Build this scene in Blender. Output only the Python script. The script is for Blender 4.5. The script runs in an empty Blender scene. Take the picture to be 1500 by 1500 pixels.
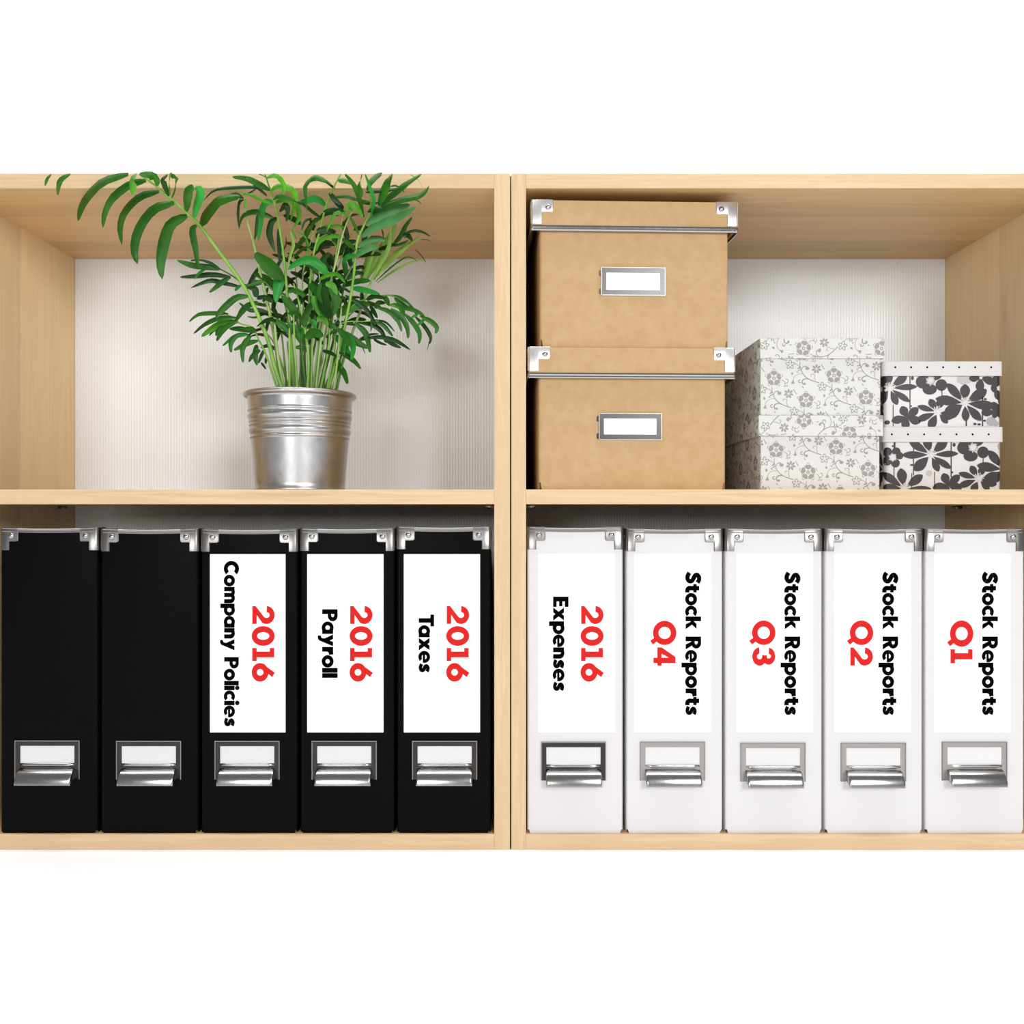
import bpy, bmesh, math, random
from mathutils import Vector, Matrix
from mathutils.geometry import tessellate_polygon
PI = math.pi
sc = bpy.context.scene
COL = sc.collection

# ------------------------------------------------------------------ camera
K = 0.0008          # metres per photo pixel on the front plane of the bookcases (Y = 0)
D = 1.068           # camera distance from that plane
EYE = 0.396         # eye height above the floor
CX, CY = 747.5, 750.0
cam = bpy.data.cameras.new('camera'); camo = bpy.data.objects.new('camera', cam)
COL.objects.link(camo); camo.location = (0, -D, EYE); camo.rotation_euler = (PI/2, 0, 0)
cam.sensor_width = 36; cam.lens = 36 * (D / K) / 1500
cam.shift_x = 2.5 / 1500; cam.clip_start = 0.02; cam.clip_end = 50
sc.camera = camo

# ------------------------------------------------------------------ light
w = bpy.data.worlds.new('world'); sc.world = w; w.use_nodes = True
w.node_tree.nodes['Background'].inputs[0].default_value = (1.0, 1.0, 1.0, 1)
w.node_tree.nodes['Background'].inputs[1].default_value = 0.23
def area(name, loc, target, sx, sy, power, col=(1, 1, 1)):
    l = bpy.data.lights.new(name, 'AREA'); l.shape = 'RECTANGLE'; l.size = sx; l.size_y = sy
    l.energy = power; l.color = col
    o = bpy.data.objects.new(name, l); COL.objects.link(o); o.location = loc
    d = Vector(target) - Vector(loc); o.rotation_euler = d.to_track_quat('-Z', 'Y').to_euler()
    return o
area('softbox_key', (1.2, -2.9, 1.3), (-0.05, 0.2, 0.45), 0.9, 0.85, 48, (1, 0.997, 0.99))
area('softbox_fill', (-0.9, -3.3, 0.85), (0.0, 0.2, 0.45), 0.9, 0.6, 31, (1, 1, 1))
area('overhead_floor_fill', (0.0, -0.20, 2.3), (0.0, -0.20, 0.0), 3.4, 0.4, 46, (1, 1, 1))  # added fill from overhead to whiten the floor, not a real fitting
vs = sc.view_settings
vs.view_transform = 'Standard'; vs.look = 'None'; vs.gamma = 1; vs.exposure = 0.0
vs.use_curve_mapping = False
sc.cycles.max_bounces = 10

# ------------------------------------------------------------------ helpers
def P(px, py, Y=0.0):
    s = (D + Y) / D
    return Vector(((px - CX) * K * s, Y, EYE + (CY - py) * K * s))
def X_(px, Y=0.0): return (px - CX) * K * (D + Y) / D
def Z_(py, Y=0.0): return EYE + (CY - py) * K * (D + Y) / D

def obj(name, me, mat=None, parent=None, smooth=False):
    if isinstance(me, bmesh.types.BMesh):
        bm = me; me = bpy.data.meshes.new(name); bm.to_mesh(me); bm.free()
    if mat:
        me.materials.clear(); me.materials.append(mat)
    if smooth:
        me.polygons.foreach_set('use_smooth', [True] * len(me.polygons)); 
    o = bpy.data.objects.new(name, me); COL.objects.link(o)
    if parent: o.parent = parent
    return o
def thing(name, label, cat, loc, group=None, rz=0):
    o = bpy.data.objects.new(name, None); COL.objects.link(o); o.location = loc
    o.rotation_euler = (0, 0, rz); o.empty_display_size = 0.02
    o['label'] = label; o['category'] = cat
    if group: o['group'] = group
    return o
def box(bm, x0, x1, y0, y1, z0, z1, bev=0.0, seg=2):
    vs_ = [bm.verts.new((x, y, z)) for z in (z0, z1) for y in (y0, y1) for x in (x0, x1)]
    fs = [bm.faces.new([vs_[i] for i in q]) for q in ((0, 2, 3, 1), (4, 5, 7, 6), (0, 1, 5, 4), (2, 6, 7, 3), (0, 4, 6, 2), (1, 3, 7, 5))]
    if bev > 0:
        es = list({e for f in fs for e in f.edges})
        bmesh.ops.bevel(bm, geom=es, offset=bev, segments=seg, affect='EDGES', profile=0.5)
    return bm
def smooth_angle(o, ang=35):
    me = o.data
    me.polygons.foreach_set('use_smooth', [True] * len(me.polygons))
    bm = bmesh.new(); bm.from_mesh(me)
    for e in bm.edges:
        if len(e.link_faces) == 2 and e.calc_face_angle(0) > math.radians(ang): e.smooth = False
    bm.to_mesh(me); bm.free()
def prism(bm, pts, y0, y1):
    """polygon in (x, z) extruded from y0 (front) to y1; concave allowed"""
    tris = tessellate_polygon([[Vector((p[0], p[1], 0)) for p in pts]])
    a = [bm.verts.new((p[0], y0, p[1])) for p in pts]; b = [bm.verts.new((p[0], y1, p[1])) for p in pts]
    for t in tris:
        try:
            bm.faces.new([a[i] for i in t]); bm.faces.new([b[i] for i in reversed(t)])
        except ValueError: pass
    n = len(pts)
    for i in range(n):
        j = (i + 1) % n
        bm.faces.new((a[i], b[i], b[j], a[j]))
def fix(bm):
    bmesh.ops.recalc_face_normals(bm, faces=bm.faces); return bm

# ------------------------------------------------------------------ materials
def mat_base(name, col, rough=0.5, metal=0.0, spec=0.5):
    m = bpy.data.materials.new(name); m.use_nodes = True
    b = m.node_tree.nodes['Principled BSDF']
    b.inputs['Base Color'].default_value = (*col, 1); b.inputs['Roughness'].default_value = rough
    b.inputs['Metallic'].default_value = metal; b.inputs['Specular IOR Level'].default_value = spec
    return m, m.node_tree, b
def node(nt, typ, **kw):
    n = nt.nodes.new(typ)
    for k, v in kw.items():
        if k in ('inp',):
            for i, val in v.items(): n.inputs[i].default_value = val
        else: setattr(n, k, v)
    return n
def coords(nt, scale):
    tc = node(nt, 'ShaderNodeTexCoord'); mp = node(nt, 'ShaderNodeMapping')
    mp.inputs['Scale'].default_value = scale
    nt.links.new(tc.outputs['Object'], mp.inputs['Vector']); return mp.outputs['Vector']
def ramp(nt, fac, stops):
    r = node(nt, 'ShaderNodeValToRGB'); el = r.color_ramp.elements
    while len(el) < len(stops): el.new(0.5)
    for e, (p, c) in zip(el, stops): e.position = p; e.color = (*c, 1)
    nt.links.new(fac, r.inputs['Fac']); return r.outputs['Color']
def bump(nt, b, h, strength, dist):
    bp = node(nt, 'ShaderNodeBump', inp={'Strength': strength, 'Distance': dist})
    nt.links.new(h, bp.inputs['Height']); nt.links.new(bp.outputs['Normal'], b.inputs['Normal'])

def wood(name, axis, light, dark, seed=0.0, stave=None):
    """maple laminate; the grain runs along `axis`"""
    m, nt, b = mat_base(name, light, 0.42, 0, 0.35)
    long_, cross = 2.2, 42.0
    sc_ = [cross, cross, cross]; sc_[axis] = long_
    v = coords(nt, sc_)
    add = node(nt, 'ShaderNodeVectorMath', operation='ADD'); add.inputs[1].default_value = (seed, seed * 1.7, seed * 0.6)
    nt.links.new(v, add.inputs[0]); v = add.outputs[0]
    n1 = node(nt, 'ShaderNodeTexNoise', inp={'Scale': 1.0, 'Detail': 5.0, 'Roughness': 0.6, 'Distortion': 0.6}); nt.links.new(v, n1.inputs['Vector'])
    n2 = node(nt, 'ShaderNodeTexNoise', inp={'Scale': 6.0, 'Detail': 3.0, 'Roughness': 0.7}); nt.links.new(v, n2.inputs['Vector'])
    mx = node(nt, 'ShaderNodeMath', operation='MULTIPLY_ADD'); mx.inputs[1].default_value = 0.28
    nt.links.new(n2.outputs['Fac'], mx.inputs[0]); nt.links.new(n1.outputs['Fac'], mx.inputs[2])
    mid = tuple((a + c) / 2 for a, c in zip(light, dark))
    colr = ramp(nt, mx.outputs[0], [(0.42, light), (0.62, tuple(l * 0.72 + k * 0.28 for l, k in zip(light, dark))), (0.70, light), (0.86, mid)])
    if stave:                                             # broad staves of slightly different tone across the grain
        ax, wdt = stave
        tc = node(nt, 'ShaderNodeTexCoord'); sp = node(nt, 'ShaderNodeSeparateXYZ'); nt.links.new(tc.outputs['Object'], sp.inputs[0])
        dv = node(nt, 'ShaderNodeMath', operation='DIVIDE'); dv.inputs[1].default_value = wdt; nt.links.new(sp.outputs[ax], dv.inputs[0])
        fl = node(nt, 'ShaderNodeMath', operation='FLOOR'); nt.links.new(dv.outputs[0], fl.inputs[0])
        wn = node(nt, 'ShaderNodeTexWhiteNoise', noise_dimensions='1D'); nt.links.new(fl.outputs[0], wn.inputs['W'])
        mr = node(nt, 'ShaderNodeMapRange', inp={'To Min': 0.88, 'To Max': 1.06}); nt.links.new(wn.outputs['Value'], mr.inputs['Value'])
        mm = node(nt, 'ShaderNodeMix', data_type='RGBA', blend_type='MULTIPLY', inp={0: 1.0})
        nt.links.new(colr, mm.inputs[6]); nt.links.new(mr.outputs[0], mm.inputs[7]); colr = mm.outputs[2]
    nt.links.new(colr, b.inputs['Base Color'])
    bump(nt, b, n2.outputs['Fac'], 0.12, 0.0004)
    return m
L_ = (0.655, 0.485, 0.295); Dk = (0.42, 0.25, 0.11)
I_ = (0.70, 0.465, 0.225); Ik = (0.48, 0.28, 0.11)
wood_x = wood('maple_edge_grain_across', 0, L_, Dk, 3.0)
wood_z = wood('maple_edge_grain_upright', 2, L_, Dk, 7.0)
wood_panel = wood('maple_panel_upright', 2, (0.90, 0.68, 0.39), (0.70, 0.46, 0.22), 11.0, (1, 0.074))
wood_top = wood('maple_board', 0, I_, Ik, 5.0, (1, 0.052))

def back_mat():
    m, nt, b = mat_base('white_ribbed_back', (0.90, 0.875, 0.865), 0.35, 0, 0.4)
    v = coords(nt, (1, 1, 1)); wv = node(nt, 'ShaderNodeTexWave', wave_type='BANDS', bands_direction='X', inp={'Scale': 74.0})
    nt.links.new(v, wv.inputs['Vector']); bump(nt, b, wv.outputs['Fac'], 0.35, 0.0006)
    c = ramp(nt, wv.outputs['Fac'], [(0.0, (0.86, 0.89, 0.93)), (0.5, (0.90, 0.935, 0.975))]); nt.links.new(c, b.inputs['Base Color'])
    return m
back_m = back_mat()
gap_shade_m, _, _ = mat_base('dark_brown_gap_shade', (0.03, 0.018, 0.01), 0.8, 0, 0.2)  # dark colour standing in for shade in the gap between bookcases
def kraft_mat():
    m, nt, b = mat_base('kraft_board', (0.66, 0.43, 0.22), 0.8, 0, 0.2)
    v = coords(nt, (1, 1, 1))
    n1 = node(nt, 'ShaderNodeTexNoise', inp={'Scale': 60.0, 'Detail': 6.0, 'Roughness': 0.75}); nt.links.new(v, n1.inputs['Vector'])
    c = ramp(nt, n1.outputs['Fac'], [(0.3, (0.45, 0.285, 0.14)), (0.5, (0.49, 0.32, 0.165)), (0.75, (0.54, 0.36, 0.195))])
    vo = node(nt, 'ShaderNodeTexVoronoi', inp={'Scale': 130.0}); nt.links.new(v, vo.inputs['Vector'])
    sp = ramp(nt, vo.outputs['Distance'], [(0.0, (0, 0, 0)), (0.055, (0, 0, 0)), (0.075, (1, 1, 1))])
    mm = node(nt, 'ShaderNodeMix', data_type='RGBA', inp={6: (0.47, 0.29, 0.13, 1)})
    nt.links.new(sp, mm.inputs[0]); nt.links.new(c, mm.inputs[7]); nt.links.new(mm.outputs[2], b.inputs['Base Color'])
    bump(nt, b, n1.outputs['Fac'], 0.15, 0.0006)
    return m
kraft = kraft_mat()
def metal_mat(name, col, rough, sc_=(400, 400, 20), br=0.1):
    m, nt, b = mat_base(name, col, rough, 1.0)
    v = coords(nt, sc_); n1 = node(nt, 'ShaderNodeTexNoise', inp={'Scale': 1.0, 'Detail': 3.0}); nt.links.new(v, n1.inputs['Vector'])
    mr = node(nt, 'ShaderNodeMapRange', inp={'To Min': max(0.02, rough - br), 'To Max': rough + br}); nt.links.new(n1.outputs['Fac'], mr.inputs['Value'])
    nt.links.new(mr.outputs[0], b.inputs['Roughness'])
    return m
chrome = metal_mat('polished_chrome', (0.42, 0.415, 0.41), 0.2, br=0.04)
nickel = metal_mat('brushed_nickel', (0.33, 0.32, 0.31), 0.3, (700, 700, 700), 0.08)
nickel_light = metal_mat('satin_steel', (0.80, 0.79, 0.78), 0.38, (700, 700, 700), 0.08)
nickel_dark_refl = metal_mat('nickel_dark_reflection', (0.05, 0.047, 0.045), 0.22, br=0.05)  # nickel with a dark room's reflection put into its colour
grey_nickel = metal_mat('grey_nickel', (0.07, 0.069, 0.068), 0.28, (700, 700, 700), 0.04)
fit_nickel = metal_mat('fitting_nickel', (0.27, 0.26, 0.25), 0.32, (700, 700, 700), 0.08)
def zinc_mat():
    m, nt, b = mat_base('galvanised_zinc', (0.55, 0.55, 0.55), 0.3, 1.0)
    v = coords(nt, (60, 60, 30)); n1 = node(nt, 'ShaderNodeTexNoise', inp={'Scale': 1.5, 'Detail': 8.0, 'Roughness': 0.7}); nt.links.new(v, n1.inputs['Vector'])
    c = ramp(nt, n1.outputs['Fac'], [(0.35, (0.46, 0.46, 0.465)), (0.6, (0.54, 0.54, 0.545))]); nt.links.new(c, b.inputs['Base Color'])
    mr = node(nt, 'ShaderNodeMapRange', inp={'To Min': 0.29, 'To Max': 0.40}); nt.links.new(n1.outputs['Fac'], mr.inputs['Value']); nt.links.new(mr.outputs[0], b.inputs['Roughness'])
    return m
zinc = zinc_mat()
def paper(name, col, rough=0.6, spec=0.3, sc_=300.0, amt=0.03):
    m, nt, b = mat_base(name, col, rough, 0, spec)
    v = coords(nt, (1, 1, 1)); n1 = node(nt, 'ShaderNodeTexNoise', inp={'Scale': sc_, 'Detail': 2.0}); nt.links.new(v, n1.inputs['Vector'])
    c = ramp(nt, n1.outputs['Fac'], [(0.3, tuple(x * (1 - amt) for x in col)), (0.7, tuple(min(1, x * (1 + amt)) for x in col))]); nt.links.new(c, b.inputs['Base Color'])
    bump(nt, b, n1.outputs['Fac'], 0.06, 0.0003)
    return m
black_board = paper('black_board', (0.0033, 0.0030, 0.0030), 0.36, 0.035)
white_board = paper('white_board', (0.64, 0.625, 0.638), 0.55, 0.25, amt=0.008)
label_white = paper('label_paper', (0.97, 0.97, 0.97), 0.7, 0.1, amt=0.0)
card_white = paper('card_paper', (0.68, 0.67, 0.68), 0.7, 0.15, amt=0.01)
ink_black, _, _ = mat_base('black_ink', (0.0015, 0.0015, 0.0015), 0.9, 0, 0.01)
ink_red, _, _ = mat_base('red_ink', (0.60, 0.016, 0.014), 0.7, 0, 0.1)
cream_paper = paper('cream_patterned_paper', (0.61, 0.60, 0.58), 0.65, 0.2, amt=0.01)
grey_ink, _, _ = mat_base('grey_print', (0.28, 0.27, 0.265), 0.5, 0, 0.3)
lid_white = paper('white_lid_paper', (0.60, 0.585, 0.58), 0.6, 0.2, amt=0.01)
floral_white = paper('white_floral_paper', (0.62, 0.605, 0.60), 0.4, 0.4, amt=0.01)
floral_dark, _, _ = mat_base('dark_print', (0.026, 0.019, 0.021), 0.4, 0, 0.4)
floral_lilac, _, _ = mat_base('lilac_print', (0.48, 0.43, 0.44), 0.5, 0, 0.3)
floral_grey, _, _ = mat_base('mid_grey_print', (0.33, 0.31, 0.32), 0.5, 0, 0.3)
wall_m = paper('white_wall_paint', (0.96, 0.96, 0.96), 0.8, 0.1, 40.0, 0.0)
def leaf_mat(name, c1, c2, trans=0.25):
    m, nt, b = mat_base(name, c1, 0.38, 0, 0.32)
    v = coords(nt, (1, 1, 1)); n1 = node(nt, 'ShaderNodeTexNoise', inp={'Scale': 28.0, 'Detail': 3.0}); nt.links.new(v, n1.inputs['Vector'])
    c = ramp(nt, n1.outputs['Fac'], [(0.35, c1), (0.65, c2)]); nt.links.new(c, b.inputs['Base Color'])
    n2 = node(nt, 'ShaderNodeTexNoise', inp={'Scale': 900.0}); nt.links.new(v, n2.inputs['Vector']); bump(nt, b, n2.outputs['Fac'], 0.1, 0.0003)
    tr = node(nt, 'ShaderNodeBsdfTranslucent'); nt.links.new(c, tr.inputs['Color'])
    mx = node(nt, 'ShaderNodeMixShader', inp={0: trans}); out = nt.nodes['Material Output']
    nt.links.new(b.outputs[0], mx.inputs[1]); nt.links.new(tr.outputs[0], mx.inputs[2]); nt.links.new(mx.outputs[0], out.inputs['Surface'])
    return m
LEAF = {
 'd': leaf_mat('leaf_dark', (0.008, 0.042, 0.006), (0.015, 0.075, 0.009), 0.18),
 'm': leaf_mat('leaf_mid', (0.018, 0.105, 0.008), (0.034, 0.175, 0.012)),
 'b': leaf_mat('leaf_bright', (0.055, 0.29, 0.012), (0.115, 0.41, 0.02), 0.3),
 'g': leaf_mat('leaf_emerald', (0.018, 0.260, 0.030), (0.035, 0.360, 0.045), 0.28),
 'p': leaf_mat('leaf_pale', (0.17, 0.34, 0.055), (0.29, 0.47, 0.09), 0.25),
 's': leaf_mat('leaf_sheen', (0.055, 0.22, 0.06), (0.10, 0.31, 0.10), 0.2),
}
stem_m = leaf_mat('stem_green', (0.15, 0.38, 0.04), (0.28, 0.52, 0.09), 0.05)
stem_d = leaf_mat('stem_dark_green', (0.05, 0.17, 0.02), (0.09, 0.27, 0.03), 0.05)
stem_p = leaf_mat('stem_pale', (0.30, 0.48, 0.13), (0.42, 0.58, 0.20), 0.05)
soil_m = paper('dark_soil', (0.03, 0.02, 0.012), 0.95, 0.1, 200.0, 0.5)

# ------------------------------------------------------------------ setting
Yb = 0.300                                            # inner face of the back panels
bm = box(bmesh.new(), -3.2, 3.2, -2.6, 0.32, -0.05, 0.0)
o = obj('floor', bm, wall_m); o['kind'] = 'structure'; o['label'] = 'plain white floor under the bookcases'
bm = box(bmesh.new(), -3.2, 3.2, 0.32, 0.40, -0.05, 3.0)
o = obj('wall_back', bm, wall_m); o['kind'] = 'structure'; o['label'] = 'plain white wall behind the bookcases'

zTop, zBot = Z_(254), Z_(1245)
def bookcase(label, xa, xb, xc, xd):
    """xa-xb left side panel, xc-xd right side panel (pixels on the front plane)"""
    a, b_, c, d = (X_(v) for v in (xa, xb, xc, xd))
    t = thing('bookcase', label, 'bookcase', ((a + d) / 2, 0, 0), 'bookcases standing side by side')
    ox = (a + d) / 2
    def part(name, x0, x1, y0, y1, z0, z1, m, bev=0.0006):
        o = obj(name, box(bmesh.new(), x0 - ox, x1 - ox, y0, y1, z0, z1, bev, 1), m, t); return o
    for (u, v) in ((a, b_), (c, d)):
        sp = part('side_panel', u, v, 0.0012, Yb + 0.012, zBot, zTop, wood_panel)
        e = obj('edge_band', box(bmesh.new(), u - ox, v - ox, 0, 0.0012, zBot, zTop, 0.0003, 1), wood_z, sp)
    e_ = 0.0
    for nm, y0, y1 in (('top_board', 254, 275.5), ('shelf', 717, 738.5), ('bottom_board', 1222, 1245)):
        s = part(nm, b_, c, 0.0012, Yb, Z_(y1), Z_(y0), wood_top)
        obj('edge_band', box(bmesh.new(), b_ - ox, c - ox, 0.0002, 0.0012, Z_(y1), Z_(y0), 0.0003, 1), wood_x, s)
    if xa > 0:
        obj('gap_shade_strip', box(bmesh.new(), X_(747) - ox + 0.0001, a - ox - 0.0001, 0.006, Yb + 0.012, zBot, zTop - 0.001), gap_shade_m, t)  # added dark strip: keeps the seam dark where the lit wall showed through
    part('back_panel', b_, c, Yb, Yb + 0.008, Z_(1235), Z_(262), back_m, 0)
    for u, sg in ((b_, 1), (c, -1)):
        for yy in (0.035, 0.25):
            q = bmesh.new()
            bmesh.ops.create_cone(q, cap_ends=True, segments=12, radius1=0.0025, radius2=0.0025, depth=0.012,
                                  matrix=Matrix.Translation((u - ox + sg * 0.006, yy, Z_(738.5) - 0.0026)) @ Matrix.Rotation(PI / 2, 4, 'Y'))
            obj('shelf_pin', q, nickel, t, True)
    return t
bookcase('maple bookcase holding the potted palm and the black file boxes', -92, -69, 724, 747)
bookcase('maple bookcase holding the kraft boxes, flowered boxes and white file boxes', 749, 770.5, 1563, 1585)

# ------------------------------------------------------------------ shell of a folded board box
def outline(w, d, r, n=4):
    pts = []
    for cx, cy, a0 in ((w/2 - r, r, -PI/2), (w/2 - r, d - r, 0), (-w/2 + r, d - r, PI/2), (-w/2 + r, r, PI)):
        for i in range(n + 1):
            a = a0 + i / n * PI / 2
            pts.append((cx + r * math.cos(a), cy + r * math.sin(a), i not in (0, n) ))
    return pts
def shell(w, d, h, r, th, top=lambda y: None, notch=0.0, closed_top=False, closed_bottom=True):
    bm = bmesh.new(); out = outline(w, d, r); inn = outline(w - 2 * th, d - 2 * th, max(r - th, 0.0004))
    inn = [(x, y + th, c) for x, y, c in inn]
    def tz(y): return h if top(y) is None else top(y)
    n = len(out)
    # a subdivided ring so the sloped top has its break points
    ob = [bm.verts.new((x, y, notch if c else 0)) for x, y, c in out]
    ot = [bm.verts.new((x, y, tz(y))) for x, y, c in out]
    ib = [bm.verts.new((x, y, th + (notch if c else 0))) for x, y, c in inn]
    it = [bm.verts.new((x, y, tz(y) - (th if closed_top else 0))) for x, y, c in inn]
    for i in range(n):
        j = (i + 1) % n
        bm.faces.new((ob[i], ob[j], ot[j], ot[i])); bm.faces.new((ib[j], ib[i], it[i], it[j]))
        if not closed_top: bm.faces.new((ot[i], ot[j], it[j], it[i]))
        if not closed_bottom: bm.faces.new((ob[j], ob[i], ib[i], ib[j]))
    if closed_top: bm.faces.new(ot); bm.faces.new(it)
    if closed_bottom:
        c = bm.verts.new((0, d / 2, 0)); e = bm.verts.new((0, d / 2, th))
        for i in range(n):
            j = (i + 1) % n
            bm.faces.new((ob[j], ob[i], c)); bm.faces.new((ib[i], ib[j], e))
    return fix(bm)

def bracket(name, parent, x0, sgn, ztop, hl, hs, wl, ws, r, yf, m, th=0.0007, rivet=(0.012, 0.009), rr=0.003, depth=None, yback=None):
    """metal corner piece wrapped round a vertical corner. x0: outer corner x, sgn: +1 when the box lies to +x,
    hl/hs heights of the long/short legs, wl/ws widths of the long leg / whole plate"""
    cols = []
    def zb(t):      # bottom edge of the plate against the distance t from the corner
        f = 0.0022
        if t <= wl: return hl
        if t < ws - f: return hs
        u = (t - (ws - f)) / f
        return hs - f * (1 - math.sqrt(max(0, 1 - u * u)))
    ts = [ws, ws - 0.0003, ws - 0.0008, ws - 0.0015, ws - 0.0022, wl + 0.0012, wl + 0.0004, wl + 0.00001, wl, r * 1.01]
    R = r + th
    for t in ts: cols.append((x0 + sgn * (t - th), yf - th, x0 + sgn * t, yf, zb(t)))
    for i in range(1, 5):
        a = i / 5 * PI / 2
        cols.append((x0 + sgn * (r - R * math.sin(a)), yf + r - R * math.cos(a), x0 + sgn * (r - r * math.sin(a)), yf + r - r * math.cos(a), hl))
    for t in reversed(ts): cols.append((x0 - sgn * th, yf + t - th, x0, yf + t, zb(t)))
    bm = bmesh.new(); rows = []
    for ox, oy, ix, iy, h in cols:
        rows.append([bm.verts.new((ox, oy, ztop - h)), bm.verts.new((ox, oy, ztop - 0.0006)), bm.verts.new(((ox + ix) / 2, (oy + iy) / 2, ztop)),
                     bm.verts.new((ix, iy, ztop - 0.0006)), bm.verts.new((ix, iy, ztop - h))])
    for a, b in zip(rows, rows[1:]):
        for k in range(5): bm.faces.new((a[k], b[k], b[(k + 1) % 5], a[(k + 1) % 5]))
    bm.faces.new(rows[0]); bm.faces.new(rows[-1])
    o = obj(name, fix(bm), m, parent); smooth_angle(o, 40)
    def rv(x, y, ax):
        q = bmesh.new(); bmesh.ops.create_uvsphere(q, u_segments=14, v_segments=8, radius=rr)
        for v in q.verts:
            if ax == 'y': v.co.y *= 0.6
            else: v.co.x *= 0.2
            v.co += Vector((x, y, ztop - rivet[1]))
        obj('rivet', q, chrome, o, True)
    rv(x0 + sgn * rivet[0], yf - th, 'y'); rv(x0 - sgn * th, yf + rivet[0], 'x')
    return o
def mirror_back(o, ysum):
    """a copy of a front corner piece for the back corner"""
    for src in [o] + list(o.children):
        me = src.data.copy()
        for v in me.vertices: v.co.y = ysum - v.co.y
        me.flip_normals()
        c = bpy.data.objects.new(src.name.split('.')[0], me); COL.objects.link(c)
        c.parent = o.parent if src is o else new
        if src is o: new = c

def frame_mesh(w, h, top, side, bottom, y0, y1):
    bm = bmesh.new()
    box(bm, -w/2, w/2, y0, y1, -top, 0); box(bm, -w/2, -w/2 + side, y0, y1, -h, -top)
    box(bm, w/2 - side, w/2, y0, y1, -h, -top)
    if bottom: box(bm, -w/2 + side, w/2 - side, y0, y1, -h, -h + bottom)
    return bm
def frame_lip(w, h, y0, y1, bottom, dx, dz, m, parent):
    """thin turned-up rim round the label holder"""
    bm = bmesh.new(); l = 0.0009; b = l if bottom else 0
    box(bm, -w/2 - l, w/2 + l, y0 - 0.0006, y1, 0, l)
    box(bm, -w/2 - l, -w/2, y0 - 0.0006, y1, -h - b, 0); box(bm, w/2, w/2 + l, y0 - 0.0006, y1, -h - b, 0)
    if bottom: box(bm, -w/2, w/2, y0 - 0.0006, y1, -h - l, -h)
    for v in bm.verts: v.co.x += dx; v.co.z += dz
    obj('rim', bm, m, parent)
def pull_handle(parent, xc, yf, ztop, m_frame):
    """label holder with curved finger pull; xc centre, ztop upper edge"""
    W, H = 74.5e-3, 44.5e-3
    bm = frame_mesh(W, H, 5.4e-3, 5.4e-3, 0, yf - 0.0012, yf)
    box(bm, -W/2 + 5e-3, W/2 - 5e-3, yf - 0.0008, yf, -32e-3, -25.5e-3, 0.0002, 1)
    for v in bm.verts: v.co.x += xc; v.co.z += ztop
    fr = obj('label_holder', bm, m_frame, parent)
    frame_lip(W, H, yf - 0.0012, yf, False, xc, ztop, fit_nickel, fr)
    def ridge(z, r, hw):
        q = bmesh.new(); n = 10; rings = []
        for e in range(9):
            tt = e / 8; x = -hw + 2 * hw * tt; k = min(1, math.sqrt(max(0.02, 1 - (abs(2 * tt - 1)) ** 14)))
            rings.append([q.verts.new((xc + x, yf - 0.0008 - r * 0.9 * k * math.sin(i / (n - 1) * PI), ztop + z + r * k * math.cos(i / (n - 1) * PI))) for i in range(n)])
        for a, b in zip(rings, rings[1:]):
            for i in range(n - 1): q.faces.new((a[i], b[i], b[i + 1], a[i + 1]))
        q.faces.new(rings[0]); q.faces.new(rings[-1])
        obj('ridge', fix(q), chrome, fr, True)
    ridge(-27.6e-3, 2.0e-3, 33e-3); ridge(-32.2e-3, 1.7e-3, 33e-3)
    obj('card', box(bmesh.new(), xc - 32.3e-3, xc + 32.3e-3, yf - 0.0007, yf - 0.0001, ztop - 26.5e-3, ztop - 5.2e-3), card_white, fr)
    # pull: a curved shell standing about 15 mm proud
    prof = [(0.0, -31.2), (2.0, -31.4), (4.4, -32.1), (6.8, -33.3), (9.0, -35.0), (10.9, -37.1), (12.5, -39.7), (13.7, -42.6), (14.4, -45.6), (14.7, -48.0), (14.1, -48.5)]
    q = bmesh.new(); hw = 32.5e-3; rings = []
    xs = [-hw, -hw + 0.8e-3, -hw + 2.2e-3, 0, hw - 2.2e-3, hw - 0.8e-3, hw]
    off = [0.9e-3, 0.2e-3, 0, 0, 0, 0.2e-3, 0.9e-3]
    for x, of in zip(xs, off):
        rings.append([q.verts.new((xc + x, yf - max(0, a * 1e-3 - of), ztop + b * 1e-3 - of * 0.6)) for a, b in prof])
    inner = []
    for x in (-hw + 1.0e-3, hw - 1.0e-3):
        inner.append([q.verts.new((xc + x, yf - max(0.0, a * 1e-3 - 1.3e-3), ztop + b * 1e-3 - (1.2e-3 if i < 6 else 0))) for i, (a, b) in enumerate(prof)])
    for a, b in zip(rings, rings[1:]):
        for i in range(len(prof) - 1): q.faces.new((a[i], a[i + 1], b[i + 1], b[i]))
    for i in range(len(prof) - 1):
        q.faces.new((inner[0][i], inner[1][i], inner[1][i + 1], inner[0][i + 1]))
    # end cheeks reaching back to the plate, thin
    for rg, inr in ((rings[0], inner[0]), (rings[-1], inner[1])):
        base_o = [q.verts.new((rg[i].co.x, yf, ztop + prof[i][1] * 1e-3 if i < 8 else ztop - 42e-3)) for i in range(len(prof))]
        for i in range(7):
            q.faces.new((rg[i], rg[i + 1], base_o[i + 1], base_o[i]))
        q.faces.new((rg[7], rg[8], base_o[7])); 
    q.faces.new([rings[0][-1], inner[0][-1], inner[1][-1]] + [r[-1] for r in reversed(rings[1:])])
    p = obj('pull', fix(q), chrome, fr); smooth_angle(p, 50)

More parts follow.
